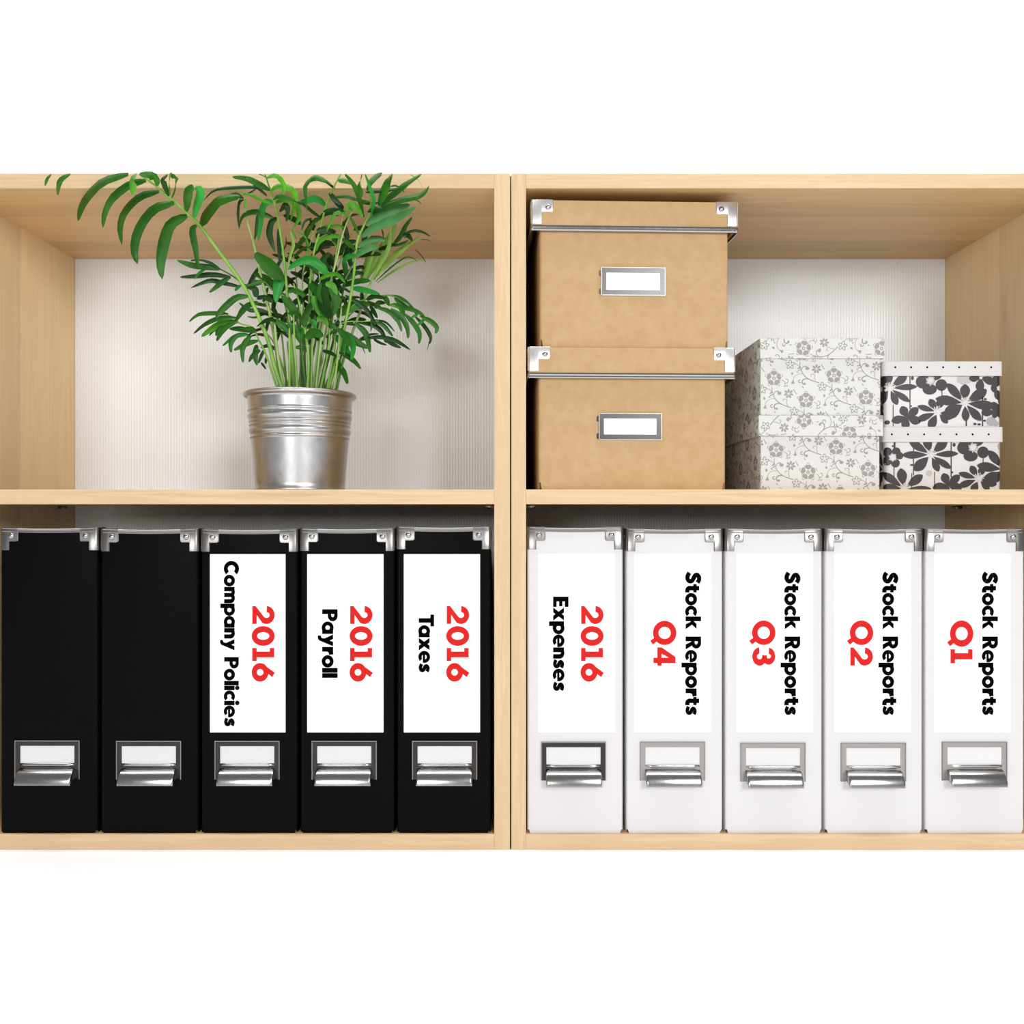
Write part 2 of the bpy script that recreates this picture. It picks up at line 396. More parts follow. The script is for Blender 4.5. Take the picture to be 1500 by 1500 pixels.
# ------------------------------------------------------------------ lettering built from rings, polygons and strokes
def ring(cx, cy, RX, RY, rx, ry, a0=0, a1=360, b=0.0):
    RX += b; RY += b; rx = max(0, rx - b * 1.1); ry = max(0, ry - b * 1.1)
    n = max(6, int((a1 - a0) / 9)); out = []
    for i in range(n):
        t0 = math.radians(a0 + (a1 - a0) * i / n); t1 = math.radians(a0 + (a1 - a0) * (i + 1) / n)
        out.append([(cx + RX * math.cos(t0), cy + RY * math.sin(t0)), (cx + RX * math.cos(t1), cy + RY * math.sin(t1)),
                    (cx + rx * math.cos(t1), cy + ry * math.sin(t1)), (cx + rx * math.cos(t0), cy + ry * math.sin(t0))])
    return out
def rc(x0, x1, y0, y1): return [[(x0, y0), (x1, y0), (x1, y1), (x0, y1)]]
def catmull(p, m=6):
    q = [p[0]] + list(p) + [p[-1]]; out = []
    for i in range(1, len(q) - 2):
        for k in range(m):
            t = k / m; a, b, c, d = q[i - 1], q[i], q[i + 1], q[i + 2]
            out.append(tuple(0.5 * ((2 * b[j]) + (c[j] - a[j]) * t + (2 * a[j] - 5 * b[j] + 4 * c[j] - d[j]) * t * t + (3 * b[j] - a[j] - 3 * c[j] + d[j]) * t ** 3) for j in range(len(b))))
    out.append(tuple(p[-1])); return out
def ribbon(pts, wd, m=6):
    c = catmull(pts, m); L = []
    for i, p in enumerate(c):
        a = c[max(0, i - 1)]; b = c[min(len(c) - 1, i + 1)]; dx, dy = b[0] - a[0], b[1] - a[1]; l = math.hypot(dx, dy) or 1
        ww = (wd(i / (len(c) - 1)) if callable(wd) else wd) / 2
        L.append(((p[0] - dy / l * ww, p[1] + dx / l * ww), (p[0] + dy / l * ww, p[1] - dx / l * ww)))
    return [[a[0], b[0], b[1], a[1]] for a, b in zip(L, L[1:])]
CAP, XH = 22.5, 16.0
_ring, _rc, _rib = ring, rc, ribbon
def ring(*a): return _ring(*(a if len(a) == 8 else a + (0, 360)), b=0.26)
def rc(x0, x1, y0, y1): return _rc(x0 - 0.12, x1 + 0.2, y0 - 0.1, y1 + 0.1)
def ribbon(p, w): return _rib(p, w + 0.6)
ST = 6.5
bowl = ring(8.6, 15.4, 8.2, 7.1, 2.9, 2.3, -90, 90) + rc(6, 8.7, 17.7, 22.5) + rc(6, 8.7, 8.3, 13.1)
G = {
 'C': (ring(11.3, 11.2, 11.4, 11.7, 5.4, 5.8, 42, 318), 19.8), 'o': (ring(8.5, 8, 8.6, 8.5, 3.4, 3.4), 17.1),
 'c': (ring(8.5, 8, 8.6, 8.5, 3.6, 3.6, 44, 316), 14.4),
 'e': (ring(8.5, 8, 8.6, 8.5, 3.9, 4.0, -14, 314) + rc(4, 16.6, 6.0, 9.2), 17.0),
 'a': (ring(8.3, 8, 8.5, 8.5, 3.5, 3.5) + rc(11.2, 17.0, 0, 16), 17.0),
 'p': (ring(9.4, 8, 8.5, 8.5, 3.5, 3.5) + rc(0, ST, -6, 16), 17.9),
 'n': (rc(0, ST, 0, 16) + rc(9.4, 15.5, 0, 9.6) + ring(7.75, 9.5, 7.75, 6.9, 1.65, 2.0, 0, 180), 15.5),
 'm': (rc(0, ST, 0, 16) + rc(9.2, 15.0, 0, 10) + rc(18.4, 24.3, 0, 10) + ring(7.7, 9.9, 7.3, 6.5, 1.6, 1.7, 0, 180) + ring(16.7, 9.9, 7.6, 6.5, 1.7, 1.7, 0, 180), 24.3),
 'y': ([[(0, 16), (6.6, 16), (11.2, 5.2), (7.0, 0.2)], [(16.9, 16), (10.5, 16), (5.6, 3.2), (5.2, 0.4), (4.4, -1.2), (3.0, -1.7), (1.7, -1.5), (1.2, -6.2), (3.6, -6.6), (6.6, -6.1), (8.8, -4.1), (10.2, -0.6)]], 16.9),
 'P': (rc(0, ST, 0, CAP) + bowl, 16.8), 'l': (rc(0, ST, 0, CAP), ST),
 'i': (rc(0, ST, 0, 16) + ring(3.05, 20.2, 3.2, 3.2, 0, 0), ST),
 'T': (rc(0, 17, 17.2, CAP) + rc(5.3, 11.7, 0, 18), 17.0),
 'x': ([[(0, 16), (7, 16), (18.6, 0), (11.5, 0)], [(18.3, 16), (11.4, 16), (0, 0), (7, 0)]], 18.6),
 'E': (rc(0, ST, 0, CAP) + rc(5, 14.2, 0, 5.1) + rc(5, 13.4, 8.8, 13.5) + rc(5, 14.2, 17.3, CAP), 14.2),
 's': (ribbon([(11.9, 11.9), (9.2, 13.3), (6.0, 13.4), (3.6, 11.4), (4.9, 9.2), (7.6, 8.0), (10.0, 6.4), (9.8, 3.7), (6.8, 2.4), (3.6, 3.0), (1.0, 4.4)], 4.7), 12.9),
 'S': (ribbon([(15.2, 17.1), (11.6, 19.4), (7.4, 19.4), (4.3, 16.8), (5.4, 13.6), (9.2, 11.5), (12.8, 9.0), (13.0, 5.3), (9.8, 2.9), (5.4, 3.1), (1.2, 5.8)], 5.9), 16.6),
 't': (rc(2.6, 8.7, 4, 19.8) + rc(0, 11.6, 11.2, 16) + ribbon([(5.65, 8), (5.65, 5), (7.6, 2.8), (12.0, 2.6)], 5.9), 12.0),
 'r': (rc(0, ST, 0, 16) + ribbon([(4, 9), (6.6, 12.4), (11.0, 13.2)], 6.0), 11.0),
 'k': (rc(0, ST, 0, CAP) + [[(5.6, 8.0), (5.8, 11), (10.3, 16), (17.7, 16), (11.4, 9), (11, 6)], [(7, 8), (10.6, 10.6), (18.2, 0), (10.8, 0)]], 18.2),
 'R': (rc(0, ST, 0, CAP) + bowl + [[(6, 10.5), (12.5, 10), (18.4, 0), (11.0, 0)]], 18.4),
 ' ': ([], 8.6),
}
N = {  # numerals, cap height 32.5
 '2': (ring(13.2, 21, 13.0, 11.9, 4.5, 4.9, -36, 178) + [[(0, 0), (26.3, 0), (26.3, 6.6), (13.3, 6.6), (23.7, 14.0), (16.84, 18.1), (0, 5)]], 26.3),
 '0': (ring(14.3, 16.2, 14.3, 16.8, 5.8, 9.3), 28.6), '1': (rc(0, 18.9, 0, 6.5) + rc(5.3, 13.6, 0, 32.4) + rc(0, 13.6, 26, 32.4), 18.9),
 '6': (ring(13.4, 11.6, 13.5, 12.2, 5.1, 5.1) + [[(1.4, 16.2), (14.0, 33.6), (20.4, 29.4), (13.6, 20.9), (8, 17)]], 26.9),
 'Q': (ring(17.6, 16.4, 17.7, 17.0, 9.2, 9.2) + [[(29.4, -5), (35, -0.6), (29.6, 5.6), (24.4, 1.8)]], 35.6),
 '4': (rc(15.3, 23.0, 0, 32.3) + rc(0, 26.8, 5.7, 11.8) + [[(0, 8), (9.2, 11.6), (15.5, 22.9), (15.5, 32.3), (14, 32.3), (0, 12.2)]], 26.8),
 '3': (ring(13.0, 23.6, 12.2, 9.4, 3.5, 3.5, -100, 178) + ring(13.4, 10.3, 13.2, 10.5, 4.3, 4.0, 182, 460), 26.6),
}
ring, rc, ribbon = _ring, _rc, _rib
def text_mesh(txt, font, y0, y1, xbase, cap, capfont, Yp, gap, ox):
    """text running down the label: reading direction = down, letter tops = right"""
    tot = 0; spans = []
    for ch in txt:
        spans.append(tot); g = -1.2 if ch == 'T' else gap; tot += font[ch][1] + g
    tot -= gap; su = (y1 - y0) / tot; sv = cap / capfont
    bm = bmesh.new(); k = 0
    for ch, st in zip(txt, spans):
        for poly in font[ch][0]:
            pts = []
            for (u, v) in poly:
                p = P(xbase + v * sv, y0 + (st + u) * su, 0); pts.append((p.x - ox, p.z))
            k += 1; yy = Yp - (k % 11) * 1.0e-5
            tris = tessellate_polygon([[Vector((a[0], a[1], 0)) for a in pts]])
            vv = [bm.verts.new((a[0], yy, a[1])) for a in pts]
            for t in tris:
                f = bm.faces.new([vv[i] for i in t]); 
                f.normal_update()
                if f.normal.y > 0: f.normal_flip()
    return bm

# ------------------------------------------------------------------ file boxes
def file_box(label, group, x0, x1, ytop, hx, hy, board, frame_m, sheet=None, title=None, year=None):
    """x0-x1, ytop in pixels on the front plane; hx,hy centre x and top y of the label holder"""
    yF = 0.004                                              # front face
    xl, xr = X_(x0, yF), X_(x1, yF); wd = xr - xl; zt = Z_(ytop, yF); zb = Z_(1222)
    h = zt - zb; ox = (xl + xr) / 2
    t = thing('file_box', label, 'file box', (ox, 0, zb), group)
    dp = 0.255
    def top(y):
        if y < 0.03: return h
        return h - (h * 0.42) * min(1, (y - 0.03) / (dp - 0.03))
    b = shell(wd, dp, h, 0.0032, 0.0022, top, 0.004)
    for v in b.verts: v.co.y += yF
    body = obj('body', b, board, t); smooth_angle(body, 30)
    # crease line of the wrapped edge
    th = 0.0007
    zr = h + 0.0004
    # rail over the top edge of the front
    q = bmesh.new()
    n = 12; hw = wd / 2 - 0.003
    prof = [(0.0, -0.0042), (-0.0011, -0.0042), (-0.0014, -0.0034), (-0.0009, -0.0026), (-0.0009, -0.0012), (-0.0013, -0.0002), (-0.0006, 0.0006), (0.0026, 0.0006), (0.0028, -0.0042)]
    rows = []
    for i in range(n + 1):
        tt = i / n; sag = -0.0012 * math.sin(PI * tt) + 0.0002
        rows.append([q.verts.new((-hw + 2 * hw * tt, yF + a, zr + c + sag)) for a, c in prof])
    for a, c in zip(rows, rows[1:]):
        for k in range(len(prof)): q.faces.new((a[k], c[k], c[(k + 1) % len(prof)], a[(k + 1) % len(prof)]))
    q.faces.new(rows[0]); q.faces.new(rows[-1])
    r_ = obj('top_rail', fix(q), fit_nickel, t); smooth_angle(r_, 30)
    pk = K
    for sg, xx in ((1, -wd / 2), (-1, wd / 2)):
        bracket('corner_bracket', t, xx, sg, zr + 0.0012, 33.5 * pk, 20.5 * pk, 13 * pk, 26.5 * pk, 0.0032, yF - 0.0002, fit_nickel, 0.0009,
                rivet=(17 * pk, 12.5 * pk), rr=4.4 * pk)
    pull_handle(t, X_(hx, yF) - ox, yF, Z_(hy, yF) - zb, frame_m)
    if sheet:
        s0, s1 = sheet
        sh = obj('label_sheet', box(bmesh.new(), X_(s0) - ox, X_(s1) - ox, yF - 0.0002, yF + 0.0001, Z_(1074) - zb, Z_(812) - zb), label_white, t)
        for (txt, font, a, b_, xb, cap, cf, m, nm, gp) in (title + (ink_black, 'printed_title', 0.8), year + (ink_red, 'printed_year', 3.4)):
            q = text_mesh(txt, font, a, b_, xb, cap, cf, yF - 0.0003, gp, ox)
            for v in q.verts: v.co.z -= zb
            obj(nm, q, m, sh)
    return t
SR = lambda xb: ('Stock Reports', G, 838, 1048.4, xb, 22.7, CAP)
YR = lambda xb: ('2016', N, 888.2, 999.2, xb, 32.3, 32.5)
gb = 'black file boxes on the bottom board'; gw = 'white file boxes on the bottom board'
file_box('black file box without a title sheet, at the far left end of the black row', gb, 0.5, 143, 774.5, 70, 1085.5, black_board, nickel_dark_refl)
file_box('black file box without a title sheet, standing left of the Company Policies box', gb, 147.5, 290, 776, 218.5, 1086, black_board, nickel_dark_refl)
file_box('black file box with a white sheet reading 2016 Company Policies', gb, 294.5, 435.5, 776.5, 362.5, 1086, black_board, nickel_dark_refl, (306, 417), ('Company Policies', G, 822.2, 1065, 327, 21.3, CAP), YR(368.2))
file_box('black file box with a white sheet reading 2016 Payroll', gb, 440, 577.5, 775.5, 504.5, 1086, black_board, nickel_dark_refl, (449, 561), ('Payroll', G, 893, 993.7, 471, 22.6, CAP), YR(512.1))
file_box('black file box with a white sheet reading 2016 Taxes', gb, 581.5, 718.5, 773, 651.5, 1086, black_board, nickel_dark_refl, (591, 703), ('Taxes', G, 900.8, 985.5, 613, 22.4, CAP), YR(654.1))
file_box('white file box with a sheet reading 2016 Expenses', gw, 772.5, 912.5, 773.5, 840, 1087.5, white_board, nickel_dark_refl, (788.5, 901), ('Expenses', G, 874.5, 1013, 810.5, 22.5, CAP), YR(851.6))
file_box('white file box with a sheet reading Stock Reports Q4', gw, 917.5, 1058.5, 776, 985, 1087.5, white_board, nickel, (930, 1042), SR(1005.2), ('Q4', N, 910.2, 975.7, 958, 32.5, 32.5))
file_box('white file box with a sheet reading Stock Reports Q3', gw, 1062.5, 1204.5, 776, 1132, 1089, white_board, nickel, (1080, 1192), SR(1150.9), ('Q3', N, 909.8, 975.7, 1103.6, 32.6, 32.5))
file_box('white file box with a sheet reading Stock Reports Q2', gw, 1208.5, 1351.5, 776, 1279, 1089, white_board, nickel, (1224, 1336), SR(1294.8), ('Q2', N, 909.8, 975.7, 1247.3, 32.6, 32.5))
file_box('white file box with a sheet reading Stock Reports Q1', gw, 1355.5, 1500.5, 776, 1427, 1087.5, white_board, nickel, (1371, 1483), SR(1441.4), ('Q1', N, 909.8, 972.2, 1394.6, 32.4, 32.5))

# ------------------------------------------------------------------ kraft boxes
shelf_z = Z_(717)
def kraft_box(label, bx0, bx1, lx0, lx1, yl_top, yl_bot, ybase, hx0, hx1, hy0, hy1, zb, yF, frame_m, rz):
    """pixel measures; the box is turned a little, its left front corner nearest"""
    s = (D + yF) / D
    wl = (lx1 - lx0) * K * s / math.cos(rz); wb = (bx1 - bx0) * K * s / math.cos(rz)
    zt = Z_(yl_top, yF); zl = Z_(yl_bot, yF); dp = 0.262
    xl = X_(lx0, yF)
    t = thing('storage_box', label, 'storage box', (xl, yF, zb), 'stacked kraft storage boxes', rz)
    ins = (bx0 - lx0) * K * s
    h = zt - zb; hl = zl - zb
    b = shell(wb, dp, h - 0.004, 0.004, 0.0022, notch=0.0085)
    for v in b.verts: v.co.x += ins + wb / 2; v.co.y += 0.004
    obj('body', b, kraft, t); smooth_angle(t.children[0], 30)
    l = shell(wl, dp + 0.008, h - hl, 0.002, 0.0018, closed_top=True, closed_bottom=False)
    for v in l.verts: v.co.x += wl / 2; v.co.z += hl
    lid = obj('lid', l, kraft, t); smooth_angle(lid, 30)
    # metal rail round the lower edge of the lid
    q = bmesh.new(); prof = [(0, 0.0), (0.0012, 0.0002), (0.0018, 0.0016), (0.0012, 0.0030), (0.0016, 0.0048), (0.0010, 0.0066), (0.0, 0.0066)]
    rows = []
    for i, (x, y, c) in enumerate(outline(wl, dp + 0.008, 0.002)):
        rows.append((x, y))
    n = len(rows); V = []
    for a, zz in prof:
        o2 = outline(wl + 2 * a, dp + 0.008 + 2 * a, 0.002 + a)
        V.append([q.verts.new((x + wl / 2, y - a, hl - 0.0036 + zz)) for x, y, c in o2])
    for a, c in zip(V, V[1:]):
        for i in range(n): q.faces.new((a[i], a[(i + 1) % n], c[(i + 1) % n], c[i]))
    rl = obj('lid_rail', fix(q), chrome, t); smooth_angle(rl, 30)
    for sg, xx in ((1, 0.0), (-1, wl)):
        o = bracket('corner_bracket', t, xx, sg, h + 0.0006, 35.5 * K, 18 * K, 15.5 * K, 32 * K, 0.002, 0.0, nickel_light, 0.0009, rivet=(24 * K, 11 * K), rr=4.2 * K)
        mirror_back(o, dp + 0.008)
    # label holder
    W = (hx1 - hx0) * K * s; H = (hy1 - hy0) * K * s
    f = frame_mesh(W - 0.002, H - 0.002, 6.8 * K, 6.4 * K, 7 * K, 0.0028, 0.004)
    xc = X_((hx0 + hx1) / 2, yF) - xl; zz = Z_(hy0, yF) - zb - 0.001
    for v in f.verts: v.co.x += xc; v.co.z += zz
    fr = obj('label_holder', f, frame_m, t)
    frame_lip(W - 0.002, H - 0.002, 0.0028, 0.004, True, xc, zz, fit_nickel, fr)
    obj('card', box(bmesh.new(), xc - W / 2 + 0.004, xc + W / 2 - 0.004, 0.0034, 0.0039, zz - H + 0.004, zz - 0.004), label_white, fr)
    for sz in (-0.18, -0.82):
        obj('fixing_tab', box(bmesh.new(), xc - W / 2 - 0.0022, xc - W / 2 + 0.001, 0.003, 0.0041, zz + sz * H - 0.003, zz + sz * H + 0.003, 0.0003, 1), nickel_dark_refl, fr)
    return t
RZ = math.radians(2.2)
zlid = Z_(509.5, 0.0)
kraft_box('brown kraft storage box at the bottom of its stack, beside the grey flowered boxes', 789, 1067, 774.5, 1079, 508.5, 549.5, 717, 878, 971.5, 604, 644, shelf_z, 0.003, grey_nickel, RZ)
kraft_box('brown kraft storage box at the top of its stack, close under the top board', 791, 1071, 779, 1083, 293, 333.5, 508, 881.5, 977, 389, 431, Z_(508.5, 0.003) + 0.0008, 0.003, grey_nickel, RZ)

# ------------------------------------------------------------------ printed papers
def clip(poly, x0, x1, y0, y1):
    for ax, lim, keep in ((0, x0, 1), (0, x1, -1), (1, y0, 1), (1, y1, -1)):
        out = []
        for i in range(len(poly)):
            a, b = poly[i], poly[(i + 1) % len(poly)]
            ia = keep * (a[ax] - lim) >= 0; ib = keep * (b[ax] - lim) >= 0
            if ia: out.append(a)
            if ia != ib:
                t = (lim - a[ax]) / (b[ax] - a[ax]); out.append((a[0] + (b[0] - a[0]) * t, a[1] + (b[1] - a[1]) * t))
        poly = out
        if len(poly) < 3: return []
    return poly
def petal(x0, y0, x1, y1, w_, pw=0.62, n=9):
    dx, dy = x1 - x0, y1 - y0; L = []; R = []
    l = math.hypot(dx, dy) or 1; nx, ny = -dy / l, dx / l
    for i in range(n + 1):
        t = i / n; tt = 0.5 - 0.5 * math.cos(PI * t); ww = w_ / 2 * 1.04 * math.sin(PI * tt ** 1.35) ** 0.72 if 0 < i < n else 0
        L.append((x0 + dx * tt + nx * ww, y0 + dy * tt + ny * ww)); R.append((x0 + dx * tt - nx * ww, y0 + dy * tt - ny * ww))
    return [[L[i], L[i + 1], R[i + 1], R[i]] for i in range(n)]
def blob(cx, cy, rx, ry=None, n=16):
    ry = ry or rx
    return [[(cx + rx * math.cos(2 * PI * i / n), cy + ry * math.sin(2 * PI * i / n)) for i in range(n)]]
def print_mesh(shapes, rect, tf, layer=0):
    """shapes: convex polygons in paper coordinates (x right, y down); tf maps (x, y) to a 3-D point; normal from tf"""
    bm = bmesh.new(); k = 0
    O = Vector(tf(0, 0)); nrm = (Vector(tf(1, 0)) - O).cross(Vector(tf(0, 1)) - O).normalized()
    for p in shapes:
        c = clip(p, *rect)
        if len(c) < 3: continue
        k += 1; lift = nrm * (k % 37) * 4e-6               # ink laid on ink: no two faces share a plane
        vv = [bm.verts.new(Vector(tf(a, b)) + lift) for a, b in c]
        try: bm.faces.new(vv)
        except ValueError: pass
    return bm

def vine_motif():
    S = []
    # five heart petals round an eye
    for k in range(5):
        a = math.radians(-90 + 72 * k); ca, sa = math.cos(a), math.sin(a)
        for off in (-0.24, 0.24):
            a2 = a + off
            S += petal(30 * ca, 30 * sa, 84 * math.cos(a2 * 1.0), 84 * math.sin(a2), 47, 0.7, 6)
        S += petal(27 * ca, 27 * sa, 76 * ca, 76 * sa, 46, 0.75, 6)
        b = a + math.radians(36); S += blob(72 * math.cos(b), 72 * math.sin(b), 5.5, n=8)
        S += ribbon([(95 * math.cos(a - .16), 95 * math.sin(a - .16)), (99 * ca, 99 * sa), (95 * math.cos(a + .16), 95 * math.sin(a + .16))], 7, 3)
    S += ring(0, 0, 19, 19, 9, 9)
    # outlined star flower
    sx, sy = -128, 124
    for k in range(5):
        a = math.radians(-90 + 72 * k); pts = []
        for r_, da in ((14, -0.6), (34, -0.42), (52, 0), (34, 0.42), (14, 0.6)):
            pts.append((sx + r_ * math.cos(a + da), sy + r_ * math.sin(a + da)))
        S += ribbon(pts, 8, 4)
    # vines
    S += ribbon([(-20, 92), (-18, 150), (15, 228), (82, 286), (192, 326)], lambda t: 7 + 3 * t)
    S += ribbon([(-80, 118), (-50, 124), (-14, 160)], 6)
    S += ribbon([(18, 228), (-30, 228), (-80, 256), (-98, 296)], 5)
    S += ribbon([(80, 284), (40, 280), (6, 300), (8, 334), (34, 340)], lambda t: 6 + 14 * t * (1 - t) * 2)
    S += blob(28, 336, 17, 13); S += ring(-22, 308, 20, 20, 10, 10, 40, 300)
    S += ribbon([(-6, 200), (6, 160), (40, 142), (68, 168)], lambda t: 5 + 10 * t); S += blob(60, 166, 23, 18)
    S += [[(-112, 330), (-80, 330), (-96, 284)]]; S += blob(-98, 326, 20, 10)
    S += [[(-118, 208), (-94, 232), (-112, 240)]]; S += blob(-106, 222, 11, 15)
    # daisy
    dx, dy = 162, 172
    for k in range(7):
        a = math.radians(-90 + 360 / 7 * k); S += petal(dx + 8 * math.cos(a), dy + 8 * math.sin(a), dx + 54 * math.cos(a), dy + 54 * math.sin(a), 24, 0.6, 5)
    S += ribbon([(150, 300), (138, 262), (142, 236), (100, 232), (108, 256)], 6)
    for k in range(3): S += petal(212 + 10 * k, 122 + 16 * k, 226 + 12 * k, 138 + 20 * k, 11, 0.5, 4)
    # hooked curls
    S += ribbon([(86, 20), (118, 40), (122, 84), (104, 92)], 6); S += ribbon([(118, 62), (150, 50), (154, 16), (130, 12)], 8)
    S += ribbon([(122, 84), (146, 90), (152, 72)], 7)
    S += petal(-8, 150, -50, 172, 16, 0.5, 4); S += petal(-6, 176, -46, 196, 12, 0.5, 4); S += petal(0, 360, 20, 384, 12, 0.5, 4)
    S += petal(-60, 200, -40, 214, 14, 0.5, 4)
    return S
MOTIF = vine_motif()
def grey_pattern(rot, x0, y0, sc_, W, H):
    out = []; ca, sa = math.cos(rot), math.sin(rot)
    for i in range(-9, 10):
        for j in range(-14, 15):
            fx, fy = 660 * i + 353 * j, -30 * i + 243 * j
            gx, gy = (fx * ca - fy * sa) * sc_ + x0, (fx * sa + fy * ca) * sc_ + y0
            if not (-60 < gx < W + 60 and -60 < gy < H + 60): continue
            for p in MOTIF:
                out.append([(gx + (x * ca - y * sa) * sc_, gy + (x * sa + y * ca) * sc_) for x, y in p])
    return out
def add_print(parent, name, shapes, u0, u1, v0, v1, tf, m, stuff=True):
    o = obj(name, print_mesh(shapes, (u0, u1, v0, v1), tf), m, parent)
    o['kind'] = 'stuff' if stuff else ''
    return o

def patterned_box(name, label, group, cat, yF, body, lid, dp, ztop, zlid_, zb, m_body, m_lid, r):
    """body/lid = (x0, x1) px on the front plane at depth yF; zs in metres"""
    bx0, bx1 = X_(body[0], yF), X_(body[1], yF); lx0, lx1 = X_(lid[0], yF), X_(lid[1], yF)
    ox = (lx0 + lx1) / 2
    t = thing(name, label, cat, (ox, yF, zb), group)
    wb, wl = bx1 - bx0, lx1 - lx0; e = (wl - wb) / 2
    b = shell(wb, dp - 2 * e, ztop - zb - 0.003, r, 0.002)
    for v in b.verts: v.co.x += (bx0 + bx1) / 2 - ox; v.co.y += e
    bo = obj('body', b, m_body, t); smooth_angle(bo, 30)
    l = shell(wl, dp, ztop - zlid_, r + 0.0004, 0.0015, closed_top=True, closed_bottom=False)
    for v in l.verts: v.co.z += zlid_ - zb
    lo = obj('lid', l, m_lid, t); smooth_angle(lo, 30)
    return t, bo, lo, (wb, wl, e, (bx0 + bx1) / 2 - ox)

yG = 0.012
def grey_box(label, body, lid, ytop, ylid, ybase_z, seed, lidrot):
    ztop, zl = Z_(ytop, yG), Z_(ylid, yG)
    dp = 0.245
    t, bo, lo, (wb, wl, e, cx) = patterned_box('flowered_box', label, 'grey vine patterned boxes in a stack', 'gift box', yG, body, lid, dp, ztop, zl, ybase_z, cream_paper, cream_paper, 0.0008)
    s = K * (D + yG) / D; h = ztop - ybase_z; hb = zl - ybase_z
    g = 0.00018
    sc_ = 1 / 7.5
    Wp, Hp = wb / s, hb / s
    x0, y0 = seed
    front = grey_pattern(0, x0, y0, sc_, Wp, Hp)
    add_print(bo, 'printed_vines', front, 0.5, Wp - 0.5, 0.0, Hp, lambda a, b: (cx - wb / 2 + a * s, e - g, hb - b * s), grey_ink)
    Ds = (dp - 2 * e) / s
    side = grey_pattern(0, x0 + 20, y0 - 6, sc_, Ds, Hp)
    add_print(bo, 'printed_vines', side, 0.5, Ds - 0.5, 0.0, Hp, lambda a, b: (cx - wb / 2 - g, dp - e - a * s, hb - b * s), grey_ink)
    add_print(bo, 'printed_vines', side, 0.5, Ds - 0.5, 0.0, Hp, lambda a, b: (cx + wb / 2 + g, e + a * s, hb - b * s), grey_ink)
    Wl, Hl, Dl = wl / s, (h - hb) / s, dp / s
    fl = grey_pattern(lidrot, x0 + 44, y0 - 14, sc_, Wl, Hl); sl = grey_pattern(lidrot, x0, y0, sc_, Dl, Hl); tl = grey_pattern(lidrot, x0, y0, sc_, Wl, Dl)
    add_print(lo, 'printed_vines', fl, 0.3, Wl - 0.3, 0.3, Hl - 0.3, lambda a, b: (-wl / 2 + a * s, -g, h - b * s), grey_ink)
    add_print(lo, 'printed_vines', sl, 0.3, Dl - 0.3, 0.3, Hl - 0.3, lambda a, b: (-wl / 2 - g, dp - a * s, h - b * s), grey_ink)
    add_print(lo, 'printed_vines', sl, 0.3, Dl - 0.3, 0.3, Hl - 0.3, lambda a, b: (wl / 2 + g, a * s, h - b * s), grey_ink)
    add_print(lo, 'printed_vines', tl, 0.3, Wl - 0.3, 0.3, Dl - 0.3, lambda a, b: (-wl / 2 + a * s, b * s, h + g), grey_ink)
    return t
grey_box('grey flowered box at the bottom of its stack, beside the lower kraft box', (1115.5, 1290), (1111.5, 1294), 608.5, 638.5, shelf_z, (22.5, 20.5), math.radians(112))
grey_box('grey flowered box at the top of its stack, left of the black flowered boxes', (1115, 1291), (1113.5, 1295.5), 495.5, 525, Z_(608.5, yG) + 0.0004, (19.5, 28.5), math.radians(-62))

# black and white flowers: petals given in the coordinates of a 7.69x enlargement of the front
def big_flower(cx, cy, tips, gap=34):
    D_, W_ = [], []
    for tx, ty, ww in tips:
        d = math.hypot(tx - cx, ty - cy) or 1
        D_ += petal(cx + (tx - cx) / d * gap, cy + (ty - cy) / d * gap, tx, ty, ww, 0.66)
    for k in range(14):
        a = math.radians(200 + k * 11.5 + (k % 3) * 4); r1 = 44 + (k * 7) % 26
        W_ += ribbon([(cx, cy), (cx + r1 * math.cos(a), cy + r1 * math.sin(a))], 5, 1); W_ += blob(cx + r1 * math.cos(a), cy + r1 * math.sin(a), 6, n=6)
    W_ += blob(cx, cy, 16, n=8)
    return D_, W_
def round_flower(cx, cy, blobs, L=66):
    D_, W_ = [], []
    for b in blobs: D_ += blob(*b, n=20)
    D_ += blob(cx, cy, 50, n=14)
    for k in range(26):
        a = 2 * PI * k / 26; r1 = L * (0.72 + 0.28 * ((k * 5) % 4) / 3)
        W_ += petal(cx, cy, cx + r1 * math.cos(a), cy + r1 * math.sin(a), 8, 0.5, 3)
    W_ += blob(cx, cy, L * 0.3, n=10)
    return D_, W_
def stem(x, y0, y1, w_=10): return [[(x - w_ / 2, y0), (x + w_ / 2, y0), (x + w_ / 2, y1), (x - w_ / 2, y1)]]
